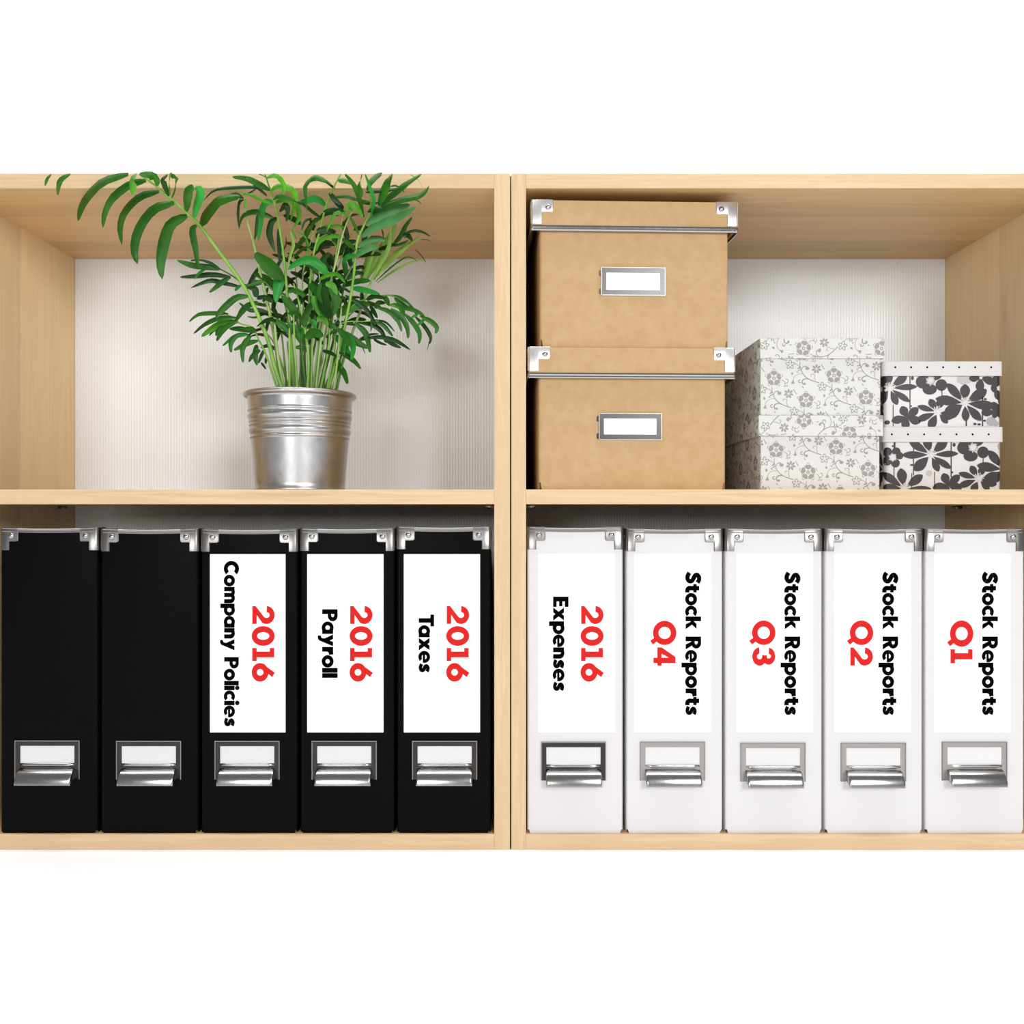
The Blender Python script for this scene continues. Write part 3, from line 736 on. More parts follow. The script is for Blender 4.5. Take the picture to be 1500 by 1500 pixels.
def upper_pattern():
    Dk_, Wh, Li, Gr = [], [], [], []
    for f in (big_flower(150, 370, [(345, 228, 92), (462, 352, 68), (378, 525, 68), (238, 560, 80), (30, 555, 95), (-40, 370, 80), (20, 200, 95), (150, 190, 70)]),
              big_flower(1000, 540, [(800, 318, 96), (1003, 325, 112), (1248, 388, 118), (1345, 575, 105), (1186, 738, 92), (1012, 746, 86), (668, 490, 108), (768, 690, 150)]),
              big_flower(693, 640, [(600, 495, 82), (465, 572, 64), (448, 738, 78), (600, 830, 96), (806, 768, 68), (730, 500, 90), (880, 690, 110)]),
              round_flower(612, 285, [(520, 300, 74), (602, 384, 80, 60), (735, 335, 66, 66), (640, 225, 100, 60)]),
              round_flower(1392, 372, [(1360, 300, 70), (1400, 440, 70), (1345, 370, 52), (1420, 290, 60)], 40)):
        Dk_ += f[0]; Wh += f[1]
    for tips, c in (([(285, 575, 98), (475, 592, 92), (170, 745, 92), (320, 830, 95), (500, 755, 98)], (345, 700)), ([(1045, 262, 84), (1345, 312, 90), (1163, 410, 95), (1170, 150, 80)], (1180, 250)),
                    ([(1185, 650, 84), (1320, 525, 96), (1430, 560, 80), (1440, 680, 80), (1330, 710, 60)], (1345, 640))):
        for tx, ty, ww in tips: Dk_ += petal(c[0], c[1], tx, ty, ww, 0.62)
    Dk_ += blob(1180, 420, 60, 52) + blob(1290, 565, 50, 36)
    for a in ((380, 225, 605, 11), (190, 560, 800, 9), (741, 390, 470, 10), (1200, 470, 800, 14), (1016, 730, 800, 15), (1165, 400, 440, 10)): Dk_ += stem(*a)
    for a in ((408, 258, 16, 22), (1230, 494, 19, 12), (1222, 738, 17, 12), (1113, 775, 18, 14), (1160, 780, 22, 12), (125, 757, 30, 24), (395, 572, 10, 8)): Dk_ += blob(*a)
    Li += blob(985, 270, 66, 62) + blob(1035, 290, 36, 30) + blob(940, 280, 30, 36)
    Gr += blob(1300, 745, 58, 52) + blob(1345, 770, 40, 30); Wh += blob(1180, 252, 18)
    return Dk_, Wh, Li, Gr
def lower_pattern():
    Dk_, Wh, Li, Gr = [], [], [], []
    for f in (big_flower(615, 392, [(370, 235, 88), (560, 190, 100), (800, 225, 104), (290, 395, 84), (925, 378, 70), (428, 572, 118), (705, 582, 80), (845, 548, 74)]),
              big_flower(315, 775, [(60, 588, 88), (275, 545, 110), (524, 620, 98), (60, 760, 92), (622, 775, 62)]),
              big_flower(1155, 665, [(1065, 516, 80), (930, 598, 68), (925, 752, 78), (1085, 820, 86), (1276, 788, 70), (1200, 540, 80), (1410, 640, 130), (1360, 730, 90)]),
              big_flower(1440, 560, [(1136, 512, 104), (1268, 345, 96), (1300, 690, 120)]),
              round_flower(185, 422, [(125, 362, 54), (225, 356, 48), (262, 402, 42), (122, 462, 54), (215, 486, 50)], 56),
              round_flower(1092, 310, [(990, 312, 76), (1065, 408, 80, 60), (1205, 365, 66), (1110, 240, 100, 60)])):
        Dk_ += f[0]; Wh += f[1]
    for tx, ty, ww in [(755, 600, 96), (942, 622, 88), (635, 768, 94), (780, 840, 85), (965, 775, 98)]: Dk_ += petal(810, 735, tx, ty, ww, 0.62)
    for a in ((420, 300, 625, 11), (845, 250, 645, 12), (658, 585, 800, 9), (1206, 410, 485, 10), (200, 520, 745, 10), (205, 240, 330, 22), (400, 600, 800, 9)): Dk_ += stem(*a)
    for a in ((878, 280, 18, 22), (400, 508, 20, 10), (856, 590, 12, 12), (184, 294, 10, 10)): Dk_ += blob(*a)
    Li += blob(598, 600, 34); Gr += blob(1395, 300, 24, 40)
    return Dk_, Wh, Li, Gr
yK = 0.034
def black_box(label, body, lid, ytop, ylid, zb, pat, off, dots, doty):
    ztop, zl = Z_(ytop, yK), Z_(ylid, yK); dp = 0.155
    t, bo, lo, (wb, wl, e, cx) = patterned_box('flowered_box', label, 'black and white flowered boxes in a stack', 'gift box', yK, body, lid, dp, ztop, zl, zb, floral_white, lid_white, 0.0045)
    s = K * (D + yK) / D; ox = t.location.x; g = 0.00022
    f = 195 / 1500
    # paper coordinates measured in photo pixels from the body's upper left corner
    def conv(sh): return [[((x * f + off[0]) - body[0], (y * f + off[1]) - ylid) for x, y in p] for p in sh]
    Wp, Hp = wb / s, (zl - zb) / s; r = 0.0045 / s
    arc = r * PI / 2
    def wrap(a, lay):
        """paper x (0..Wp on the front) wrapped round the rounded edges"""
        gg = g + lay * 0.0001
        x0, x1 = cx - wb / 2, cx + wb / 2; R = 0.0045
        if a < r:
            th_ = min((r - a) / r, PI / 2) if (r - a) / r < PI / 2 else PI / 2
            ex = max(0, (r - a) - arc)
            return (x0 + R - (R + gg) * math.sin(th_), e + R - (R + gg) * math.cos(th_) + ex * s)
        if a > Wp - r:
            q_ = (a - (Wp - r)); th_ = min(q_ / r, PI / 2); ex = max(0, q_ - arc)
            return (x1 - R + (R + gg) * math.sin(th_), e + R - (R + gg) * math.cos(th_) + ex * s)
        return (cx - wb / 2 + a * s, e - gg)
    Dp, Wh, Li, Gr = pat
    Dside = (dp - 2 * e) / s - 2 * r
    extra = arc - r + Dside
    # the sides repeat the sheet, shifted
    rep = lambda S: conv(S)
    for nm, S, lay, m in (('printed_lilac', Li, 0, floral_lilac), ('printed_grey', Gr, 0, floral_grey), ('printed_flowers', Dp, 1, floral_dark), ('printed_stamens', Wh, 2, floral_white)):
        base = rep(S); al = []
        for sh in (-(Wp + 6), 0, Wp + 6, -2 * (Wp + 6), 2 * (Wp + 6)):
            al += [[(x + sh, y) for x, y in p] for p in base]
        # cut into vertical strips so that the sheet can bend round the edges
        cuts = [-extra, -(arc - r), -(arc - r) * 0.3, r * 0.4, r] + [Wp - r, Wp - r * 0.4, Wp + (arc - r) * 0.3, Wp + arc - r, Wp + extra]
        bm = bmesh.new(); kq = 0
        for a, b in zip(cuts, cuts[1:]):
            for p in al:
                kq += 1
                c = clip(p, a, b, 0.2, Hp - 0.3)
                if len(c) < 3: continue
                vv = []
                for (x, y) in c:
                    wx, wy = wrap(x, lay + (kq % 23) * 0.04); vv.append(bm.verts.new((wx, wy, (zl - zb) - y * s)))
                try: bm.faces.new(vv)
                except ValueError: pass
        o = obj(nm, bm, m, bo); o['kind'] = 'stuff'
    for dx in dots:
        q = bmesh.new(); bmesh.ops.create_circle(q, cap_ends=True, segments=14, radius=1.45 * s)
        for v in q.verts:
            v.co = Vector((X_(dx, yK) - ox + v.co.x, -0.0002, Z_(doty, yK) - zb + v.co.y))
        obj('dot', q, ink_black, lo)
    return t
black_box('white box with black flowers at the bottom of its stack, near the side panel', (1298.5, 1468.5), (1294, 1471), 625.5, 647.5, shelf_z, lower_pattern(), (1285, 615), [1306.3, 1330, 1353.6, 1377.4, 1401, 1424.7, 1448.2], 636.3)
black_box('white box with black flowers at the top of its stack, right of the grey boxes', (1297.5, 1468), (1292.5, 1470), 529.5, 550.5, Z_(625.5, yK) + 0.0004, upper_pattern(), (1285, 520), [1311.4, 1334.6, 1358.2, 1381.5, 1404.8, 1428.4, 1451.8], 538)

# ------------------------------------------------------------------ potted palm
pY = 0.085; ps = (D + pY) / D
pot_c = Vector((X_(440, pY), pY, shelf_z))
palm = thing('potted_palm', 'green parlour palm in a ribbed galvanised metal pot', 'potted plant', pot_c)
def lathe(prof, n=72):
    bm = bmesh.new(); rows = [[bm.verts.new((r * math.cos(2 * PI * i / n), r * math.sin(2 * PI * i / n), z)) for i in range(n)] for r, z in prof]
    for a, b in zip(rows, rows[1:]):
        for i in range(n): bm.faces.new((a[i], a[(i + 1) % n], b[(i + 1) % n], b[i]))
    bm.faces.new(rows[0]); bm.faces.new(list(reversed(rows[-1]))); return fix(bm)
kk = K * ps
Hpot = Z_(577, pY) - shelf_z
def pr(y): # radius of the wall against photo y
    t = (720 - y) / (720 - 580.0); return (63.5 + (75.5 - 63.5) * t) * kk
prof = []
yb = 722
def zy(y): return (CY - y) * kk + EYE - shelf_z
prof += [(pr(716) - 0.003, 0.0), (pr(716) + 0.0006, 0.0), (pr(716) + 0.0012, 0.0012), (pr(714) + 0.0010, 0.0030), (pr(712), 0.0042)]
for y in range(708, 648, -6): prof.append((pr(y), zy(y)))
ribs = []
y = 646.0
while y > 598:
    # ridge pattern: thin bead, wide bead, thin bead, repeated
    a = 0.0
    for c0, hw, amp in ((642.5, 2.2, 1.5), (633.5, 5.0, 2.0), (625, 2.0, 1.4), (620, 2.0, 1.4), (612.5, 5.0, 2.0), (603.5, 2.2, 1.5)):
        if abs(y - c0) < hw: a = amp * math.cos((y - c0) / hw * PI / 2)
    prof.append((pr(y) + a * kk, zy(y))); y -= 0.7
for y in range(596, 584, -4): prof.append((pr(y), zy(y)))
r0 = pr(583); zc = zy(580.5)
for i in range(13):      # rolled rim
    a = math.radians(-150 + i * 22); prof.append((r0 + 0.0022 + 0.0030 * math.cos(a), zc + 0.0030 * math.sin(a)))
prof.append((r0 - 0.0012, zc - 0.003)); prof.append((pr(640) - 0.0015, zy(640)));
prof.append((pr(712) - 0.002, 0.003))
obj('pot', lathe(prof), zinc, palm, True)
bm = bmesh.new(); random.seed(5)
bmesh.ops.create_grid(bm, x_segments=18, y_segments=18, size=0.056)
for v in bm.verts:
    r = max(abs(v.co.x), abs(v.co.y)); l = math.hypot(v.co.x, v.co.y) or 1
    k = r / l; v.co.x *= k * 1.03; v.co.y *= k * 1.03; v.co.z = zy(600) + random.uniform(-0.002, 0.003)
obj('soil', bm, soil_m, palm)

def yclamp(py, Y):
    lim = D * (472.0 / max(60.0, 750 - py) - 1) - 0.006
    return min(Y, lim)
def ybase(py):
    pts = [(240, -0.040), (262, -0.032), (285, -0.012), (310, 0.014), (350, 0.045), (420, 0.068), (500, 0.082), (571, 0.085), (620, 0.085)]
    for (a, u), (b, v) in zip(pts, pts[1:]):
        if py <= b: return u + (v - u) * max(0, (py - a)) / (b - a)
    return 0.085
CROP = {'3': (60, 250, 5.0), '4': (340, 250, 9.375), '5': (480, 250, 9.375), '6': (260, 370, 8.333), '7': (380, 380, 7.5), '8': (490, 380, 7.5), 'p': (0, 0, 1.0)}
def cv(c, p): ox, oy, s = CROP[c]; return (ox + p[0] / s, oy + p[1] / s)
def world_path(pts, dY, dYtip=0.0):
    n = len(pts); out = []
    for i, (x, y) in enumerate(pts):
        Y = ybase(y) + dY + dYtip * (i / max(1, n - 1)); out.append(P(x, max(y, 255.0), yclamp(y, Y)) - pot_c)
    return out
def tube(path, r0_, r1_, n=7):
    bm = bmesh.new(); rows = []
    for i, p in enumerate(path):
        a = path[max(0, i - 1)]; b = path[min(len(path) - 1, i + 1)]; d = (b - a).normalized()
        u = d.cross(Vector((0, 1, 0))).normalized(); v = d.cross(u); r = r0_ + (r1_ - r0_) * i / (len(path) - 1)
        rows.append([bm.verts.new(p + (u * math.cos(2 * PI * k / n) + v * math.sin(2 * PI * k / n)) * r) for k in range(n)])
    for a, b in zip(rows, rows[1:]):
        for i in range(n): bm.faces.new((a[i], a[(i + 1) % n], b[(i + 1) % n], b[i]))
    bm.faces.new(rows[0]); bm.faces.new(rows[-1]); return fix(bm)
def leaf_mesh(path, wmax, twist=0.0, fold=0.22, n=10):
    c = [Vector(q) for q in catmull([tuple(p) for p in path], 5)]
    m = len(c); step = max(1, (m - 1) / n); idx = [min(m - 1, round(i * (m - 1) / n)) for i in range(n + 1)]
    c = [c[i] for i in idx]; bm = bmesh.new(); rows = []
    for i, p in enumerate(c):
        t = i / n; a = c[max(0, i - 1)]; b = c[min(n, i + 1)]; d = (b - a).normalized()
        view = Vector((0, -1, 0.12)).normalized()
        side = d.cross(view)
        if side.length < 0.05: side = Vector((1, 0, 0))
        side.normalize(); nrm = side.cross(d).normalized()
        ang = twist * (0.4 + 0.6 * t); side2 = side * math.cos(ang) + nrm * math.sin(ang); nrm2 = -side * math.sin(ang) + nrm * math.cos(ang)
        u = 0.03 + 0.97 * t; ww = wmax / 2 * (u ** 0.55) * (max(0.0, 1 - u) ** 0.72) / 0.4205
        ww = max(ww, wmax * 0.02)
        rows.append([bm.verts.new(p + side2 * ww - nrm2 * ww * fold), bm.verts.new(p + side2 * ww * 0.5 - nrm2 * ww * fold * 0.25), bm.verts.new(p + nrm2 * ww * fold * 0.35),
                     bm.verts.new(p - side2 * ww * 0.5 - nrm2 * ww * fold * 0.25), bm.verts.new(p - side2 * ww - nrm2 * ww * fold)])
    for a, b in zip(rows, rows[1:]):
        for k in range(4): bm.faces.new((a[k], a[k + 1], b[k + 1], b[k]))
    return bm
rnd = random.Random(21)
leaf_n = 0
def frond(crop, stem_pts, r0_, r1_, leaves, dY=0.0, m=None, jit=0.012):
    global leaf_n
    base = [cv(crop, p) for p in stem_pts] if crop else stem_pts
    path = [Vector(q) for q in catmull([tuple(v) for v in world_path(base, dY)], 4)]
    f = obj('frond', tube(path, r0_ * kk, r1_ * kk), m or stem_m, palm, True)
    for lf in leaves:
        c, pts, wd, tone = lf[:4]
        pp = [cv(c, p) for p in pts]; s = CROP[c][2]
        d0 = dY + rnd.uniform(-jit, jit)
        wp = world_path(pp, d0, rnd.uniform(-0.022, 0.012))
        o = obj('leaflet', leaf_mesh(wp, wd / s * K * 1.18, rnd.uniform(-0.45, 0.45)), LEAF[tone], f, True)
        leaf_n += 1
    return f
frond('p', [(415, 575), (402, 536), (391, 494), (360, 424), (322, 370), (292, 330), (272, 310), (246, 288), (228, 272), (205, 256)], 3.6, 1.2, [
 ('3', [(845, 110), (835, 60), (790, 30), (720, 18)], 55, 'm'), ('3', [(770, 72), (650, 100), (520, 200), (465, 310), (452, 420)], 52, 'm'),
 ('3', [(865, 150), (720, 190), (610, 300), (575, 420), (593, 545)], 58, 'm'), ('3', [(975, 235), (820, 280), (710, 430), (680, 580), (708, 685)], 74, 'm'),
 ('3', [(1070, 330), (950, 390), (900, 520), (875, 680), (888, 795)], 76, 'm'), ('3', [(1140, 400), (1105, 440), (1130, 580), (1150, 725)], 52, 'm'),
 ('3', [(640, 14), (450, 80), (330, 200), (285, 290), (270, 370)], 58, 'm'), ('3', [(700, 15), (672, 70), (667, 180)], 62, 'b'),
 ('3', [(215, 18), (150, 60), (128, 110), (122, 180)], 32, 'm'), ('3', [(75, 18), (45, 60), (30, 112)], 20, 'm'),
 ('3', [(1060, 298), (1065, 200), (1085, 140), (1115, 108)], 70, 'm'), ('3', [(1150, 112), (1160, 170), (1135, 260), (1118, 345)], 72, 'g'),
 ('3', [(955, 198), (985, 110), (985, 60), (950, 28)], 46, 'm'), ('3', [(935, 188), (905, 110), (895, 60), (930, 28)], 34, 'd'), ('3', [(940, 25), (940, 90), (928, 190)], 68, 'b'),
 ('3', [(1165, 398), (1215, 310), (1310, 215), (1460, 188)], 92, 'm')], -0.006)
frond('p', [(433, 575), (428, 520), (424, 470), (419, 410), (414.5, 367), (408, 325), (402, 295), (395.5, 277), (389.5, 259), (388, 254)], 2.6, 0.8, [
 ('4', [(520, 270), (380, 190), (200, 110), (0, 88)], 72, 'm'), ('4', [(530, 280), (600, 215), (720, 210), (830, 260), (865, 360), (850, 500), (795, 710)], 84, 'b'),
 ('4', [(475, 95), (560, 62), (640, 90), (705, 190), (700, 300), (648, 405)], 64, 'b'), ('4', [(470, 95), (420, 60), (360, 35)], 26, 'm'),
 ('4', [(560, 465), (400, 400), (250, 330), (130, 308)], 40, 'b'), ('4', [(590, 440), (700, 395), (840, 430), (915, 560), (900, 690), (815, 810)], 74, 'b'),
 ('4', [(560, 645), (450, 600), (330, 560), (200, 580), (120, 660), (95, 810)], 78, 'm'), ('4', [(560, 430), (450, 440), (390, 600), (370, 800), (358, 975)], 98, 'g'),
 ('4', [(345, 600), (330, 800), (310, 955)], 42, 'd'), ('4', [(620, 650), (540, 700), (508, 850), (540, 980), (592, 1115)], 84, 'd'),
 ('4', [(560, 400), (620, 355), (760, 370), (860, 420)], 50, 'm'), ('4', [(490, 262), (330, 225), (0, 232), (-250, 270), (-395, 412)], 48, 'd'),
 ('4', [(480, 350), (430, 300), (350, 240), (150, 60)], 30, 'd'),
 ('4', [(870, 830), (1000, 900), (1050, 1050), (1000, 1180), (900, 1262)], 22, 'b'), ('4', [(640, 800), (650, 1000), (650, 1280)], 62, 'd'), ('4', [(800, 830), (840, 1000), (800, 1150), (760, 1340)], 46, 'p'),
 ('4', [(650, 560), (720, 470), (760, 560), (740, 700)], 84, 'd'), ('4', [(820, 810), (850, 880), (890, 945)], 30, 'p'), ('4', [(700, 1100), (740, 1000), (735, 900)], 24, 'd')], 0.0)
frond('p', [(412, 575), (404, 505), (392, 445), (382.5, 405), (373, 362), (361.5, 320), (358, 290)], 3.0, 1.0, [
 ('4', [(165, 395), (95, 430), (78, 600), (95, 790)], 52, 'd'), ('4', [(170, 385), (185, 450), (172, 530)], 34, 'b'),
 ('4', [(160, 385), (60, 330), (-40, 350), (-130, 410)], 60, 'm'), ('4', [(330, 250), (240, 300), (150, 330)], 28, 'd')], 0.008, stem_p)
frond('p', [(457, 575), (455, 500), (453, 440), (458.4, 378), (468, 340), (477.6, 301), (489.3, 273.5), (499, 254)], 2.4, 0.9, [
 ('4', [(1400, 245), (1280, 130), (1120, 95), (1015, 180), (1000, 300), (1028, 565)], 80, 'm'), ('4', [(1290, 485), (1160, 385), (1020, 410), (885, 462)], 84, 'g'),
 ('4', [(1230, 655), (1100, 560), (960, 450), (700, 370)], 42, 'd'), ('4', [(1190, 785), (1350, 765), (1510, 765)], 44, 'b'), ('4', [(1160, 830), (1290, 820), (1440, 905)], 86, 'd'),
 ('4', [(1215, 655), (1110, 700), (1000, 900), (870, 1060), (740, 1210)], 88, 'm'), ('5', [(140, 130), (260, 140), (400, 205)], 72, 'm'), ('5', [(60, 365), (250, 355), (400, 400), (590, 425)], 44, 'm'),
 ('5', [(85, 240), (30, 165), (-60, 120)], 60, 'd'), ('5', [(-60, 560), (80, 535), (240, 560)], 50, 'd'), ('4', [(1100, 650), (1000, 700), (950, 830)], 26, 'd'), ('4', [(1340, 300), (1400, 380), (1500, 470)], 60, 'd')], 0.002)
frond('p', [(462, 575), (470, 500), (480, 430), (492.8, 382), (501.3, 346), (511, 319), (518, 307)], 1.8, 0.8, [
 ('5', [(355, 535), (290, 520), (290, 470), (360, 465), (440, 560), (495, 668)], 74, 'b'), ('5', [(305, 635), (200, 570), (100, 590), (40, 700), (-20, 850)], 46, 'b'),
 ('5', [(240, 785), (130, 750), (-30, 775)], 40, 'b'), ('5', [(200, 930), (120, 895), (-30, 915), (-130, 1000), (-155, 1110)], 58, 'b'), ('5', [(200, 930), (300, 1010), (385, 1095)], 56, 'm'),
 ('5', [(310, 640), (370, 750), (428, 890)], 38, 'm'), ('5', [(60, 965), (100, 1010), (145, 1065)], 20, 'b')], -0.012, stem_p)
frond('p', [(480, 575), (500, 500), (516, 420), (522.7, 357), (531, 335), (539, 316), (543, 301), (542, 277), (535.5, 256)], 2.4, 1.0, [
 ('5', [(460, 905), (640, 770), (850, 690), (1050, 590), (1218, 488)], 118, 's'), ('5', [(540, 730), (700, 610), (900, 530), (1132, 468)], 124, 's'),
 ('5', [(610, 590), (800, 470), (1050, 385), (1250, 345), (1350, 270), (1396, 202)], 96, 'm'), ('5', [(690, 475), (750, 320), (830, 150), (890, 32)], 118, 'm'),
 ('5', [(700, 475), (900, 320), (1100, 165), (1290, 38)], 80, 'm'), ('5', [(530, 260), (590, 140), (680, 70), (745, 32)], 118, 'm'), ('5', [(430, 380), (440, 210), (462, 30)], 96, 'm'),
 ('5', [(485, 610), (430, 380), (350, 180), (235, 32)], 62, 'm'), ('5', [(590, 610), (635, 400), (590, 250), (515, 32)], 52, 'g'), ('5', [(1120, 36), (1240, 120), (1320, 265)], 22, 'b'),
 ('5', [(520, 295), (700, 275), (860, 262), (990, 235)], 56, 'd'), ('5', [(415, 1055), (550, 965), (700, 940), (790, 965)], 74, 's'), ('5', [(370, 1185), (480, 1100), (600, 1055), (690, 1060)], 82, 's'),
 ('5', [(200, 1262), (270, 1180), (390, 1165)], 84, 'g'), ('5', [(860, 215), (950, 210), (1060, 300)], 24, 'm'), ('5', [(550, 560), (640, 520), (760, 520)], 60, 'd'), ('5', [(470, 440), (600, 450), (700, 440)], 40, 'm'),
 ('5', [(1190, 400), (1250, 420), (1285, 462)], 14, 'd'), ('5', [(500, 640), (440, 560), (400, 480)], 44, 'd')], -0.004)
frond('p', [(492, 575), (505, 520), (530, 450), (545, 410), (556, 390)], 2.4, 1.4, [
 ('5', [(600, 1500), (860, 1210), (1050, 1050), (1275, 905)], 92, 'p'), ('5', [(520, 1500), (680, 1180), (830, 960), (945, 735)], 120, 'p'), ('5', [(460, 1500), (590, 1120), (690, 900)], 90, 'p'),
 ('5', [(680, 1540), (900, 1380), (1180, 1240), (1350, 1228)], 34, 'p'), ('5', [(600, 1500), (770, 1200), (850, 1000), (870, 735)], 54, 'p'), ('5', [(480, 1550), (560, 1300), (640, 1080)], 56, 'p'),
 ('5', [(660, 1520), (900, 1300), (1100, 1180), (1230, 1240)], 26, 'm'), ('5', [(640, 1500), (700, 1300), (760, 1100), (770, 950)], 46, 'p'),
 ('5', [(900, 1010), (1000, 900), (1070, 760), (1162, 638)], 62, 'm'), ('5', [(890, 1025), (1000, 1010), (1110, 955)], 42, 'd'), ('5', [(1040, 870), (1180, 825), (1300, 840), (1412, 902)], 36, 'd'),
 ('5', [(1035, 900), (1100, 885), (1165, 970)], 66, 'd'), ('5', [(1200, 1080), (1290, 1170), (1355, 1270)], 12, 'd'), ('5', [(1280, 940), (1360, 950), (1440, 978)], 10, 'd'),
 ('5', [(700, 1080), (820, 1040), (930, 1000)], 60, 'd'), ('5', [(740, 800), (760, 860), (765, 930)], 20, 'm')], 0.018, stem_p)
# layered leaves in the middle of the plant
frond('p', [(447, 575), (440, 500), (426, 440), (400, 425), (385, 412), (361, 418), (342, 405), (322, 394), (296, 382), (280, 381)], 2.0, 0.7, [
 ('6', [(520, 200), (400, 180), (200, 160), (90, 128), (-8, 92)], 66, 'm'), ('6', [(650, 298), (420, 268), (200, 290), (30, 300)], 56, 'd'),
 ('6', [(760, 415), (560, 370), (420, 340), (300, 370), (160, 432)], 56, 'd'), ('6', [(650, 298), (545, 355), (470, 420), (388, 487)], 60, 'm'), ('6', [(360, 185), (260, 250), (208, 325)], 34, 'g'),
 ('6', [(520, 195), (400, 120), (280, 92), (150, 102)], 26, 'd'), ('6', [(1180, 390), (1060, 300), (925, 258)], 84, 'm'), ('6', [(815, 442), (930, 365), (1070, 365)], 64, 'g'),
 ('6', [(1290, 310), (1170, 215), (1060, 110), (940, 10)], 165, 'm'), ('6', [(1265, 280), (1235, 370), (1198, 610)], 120, 'g'), ('6', [(870, 400), (930, 280), (990, 170)], 66, 'd'),
 ('6', [(960, 545), (940, 440), (850, 430)], 76, 'd'), ('6', [(1445, 810), (1360, 650), (1265, 535)], 78, 'm'), ('6', [(1345, 480), (1420, 462), (1510, 492)], 54, 'g'),
 ('6', [(700, 465), (740, 420), (780, 400)], 40, 'g'), ('6', [(1040, 370), (1140, 380), (1210, 460)], 70, 'm')], 0.004, stem_d)
frond('p', [(408, 575), (390, 520), (379, 498), (370, 480), (352, 474), (338, 463), (325, 460)], 1.8, 0.7, [
 ('6', [(860, 535), (720, 545), (590, 650), (505, 740), (470, 805)], 80, 'm'), ('6', [(980, 600), (840, 650), (760, 750), (706, 845)], 86, 'm'),
 ('6', [(620, 748), (440, 738), (250, 755), (140, 845)], 56, 'm'), ('6', [(720, 792), (500, 800), (320, 880), (196, 990)], 66, 'm'), ('6', [(740, 848), (560, 855), (400, 940), (292, 1025)], 80, 'b'),
 ('6', [(700, 862), (600, 900), (530, 980), (478, 1080)], 62, 'm'), ('6', [(580, 880), (500, 940), (468, 1020)], 48, 'm'), ('6', [(500, 925), (430, 960), (385, 1018)], 34, 'd'),
 ('6', [(870, 1000), (740, 1005), (640, 1060), (548, 1140)], 64, 'g'), ('6', [(770, 985), (680, 1050), (648, 1130), (655, 1222)], 60, 'm'), ('6', [(900, 1020), (825, 1090), (790, 1200), (800, 1345)], 66, 'm'),
 ('6', [(985, 1075), (860, 1105), (770, 1150), (686, 1192)], 60, 'm'), ('6', [(965, 1125), (945, 1250), (972, 1380)], 70, 'm'), ('6', [(1010, 1190), (920, 1250), (868, 1338)], 54, 'm'),
 ('6', [(1060, 1185), (1020, 1260), (988, 1355)], 44, 'm'), ('6', [(1100, 1270), (1080, 1300), (1075, 1362)], 34, 'd'), ('6', [(1020, 1340), (1050, 1380), (1080, 1425)], 26, 'd'),
 ('6', [(900, 960), (760, 930), (630, 930)], 62, 'm'), ('6', [(940, 980), (900, 930), (780, 930)], 60, 'm'), ('6', [(1100, 720), (980, 700), (870, 700), (750, 610)], 50, 'd'), ('6', [(1170, 600), (1080, 550), (960, 540)], 60, 'd'), ('6', [(1000, 780), (930, 790), (850, 780)], 30, 'm')], -0.006, stem_m)
frond('p', [(486, 575), (500, 520), (505, 470), (520, 445), (545, 437), (575, 433), (600, 450), (620, 464), (634, 474)], 1.8, 0.6, [
 ('8', [(200, 312), (330, 335), (500, 382)], 64, 'g'), ('8', [(600, 395), (700, 410), (800, 470), (885, 558)], 30, 'm'), ('8', [(460, 528), (600, 570), (700, 680), (738, 795)], 50, 'm'),
 ('8', [(620, 540), (740, 640), (800, 760), (808, 870)], 56, 'm'), ('8', [(770, 600), (870, 700), (935, 820), (926, 930)], 54, 'm'), ('8', [(880, 620), (1000, 750), (1055, 860), (1040, 930)], 42, 'd'),
 ('8', [(940, 620), (1060, 680), (1125, 750), (1108, 815)], 54, 'm'), ('8', [(600, 500), (710, 510), (750, 590), (740, 695)], 58, 'b'), ('8', [(740, 530), (880, 560), (990, 620)], 44, 'm'),
 ('8', [(990, 650), (950, 690), (912, 728)], 34, 'g'), ('8', [(885, 560), (900, 605), (835, 642)], 34, 'g'), ('8', [(540, 400), (575, 450), (600, 510)], 56, 'm'), ('8', [(450, 540), (485, 475), (560, 480)], 54, 'm'),
 ('8', [(390, 500), (430, 570), (472, 648)], 42, 'd'), ('8', [(660, 420), (760, 500), (870, 540)], 54, 'm'), ('8', [(350, 440), (440, 400), (560, 430)], 60, 'd'), ('8', [(1040, 900), (1030, 950), (1018, 1000)], 8, 'd'),
 ('8', [(40, 600), (200, 510), (395, 490)], 110, 'm'), ('8', [(120, 395), (300, 500), (400, 620), (450, 722)], 48, 'd')], 0.0, stem_d)
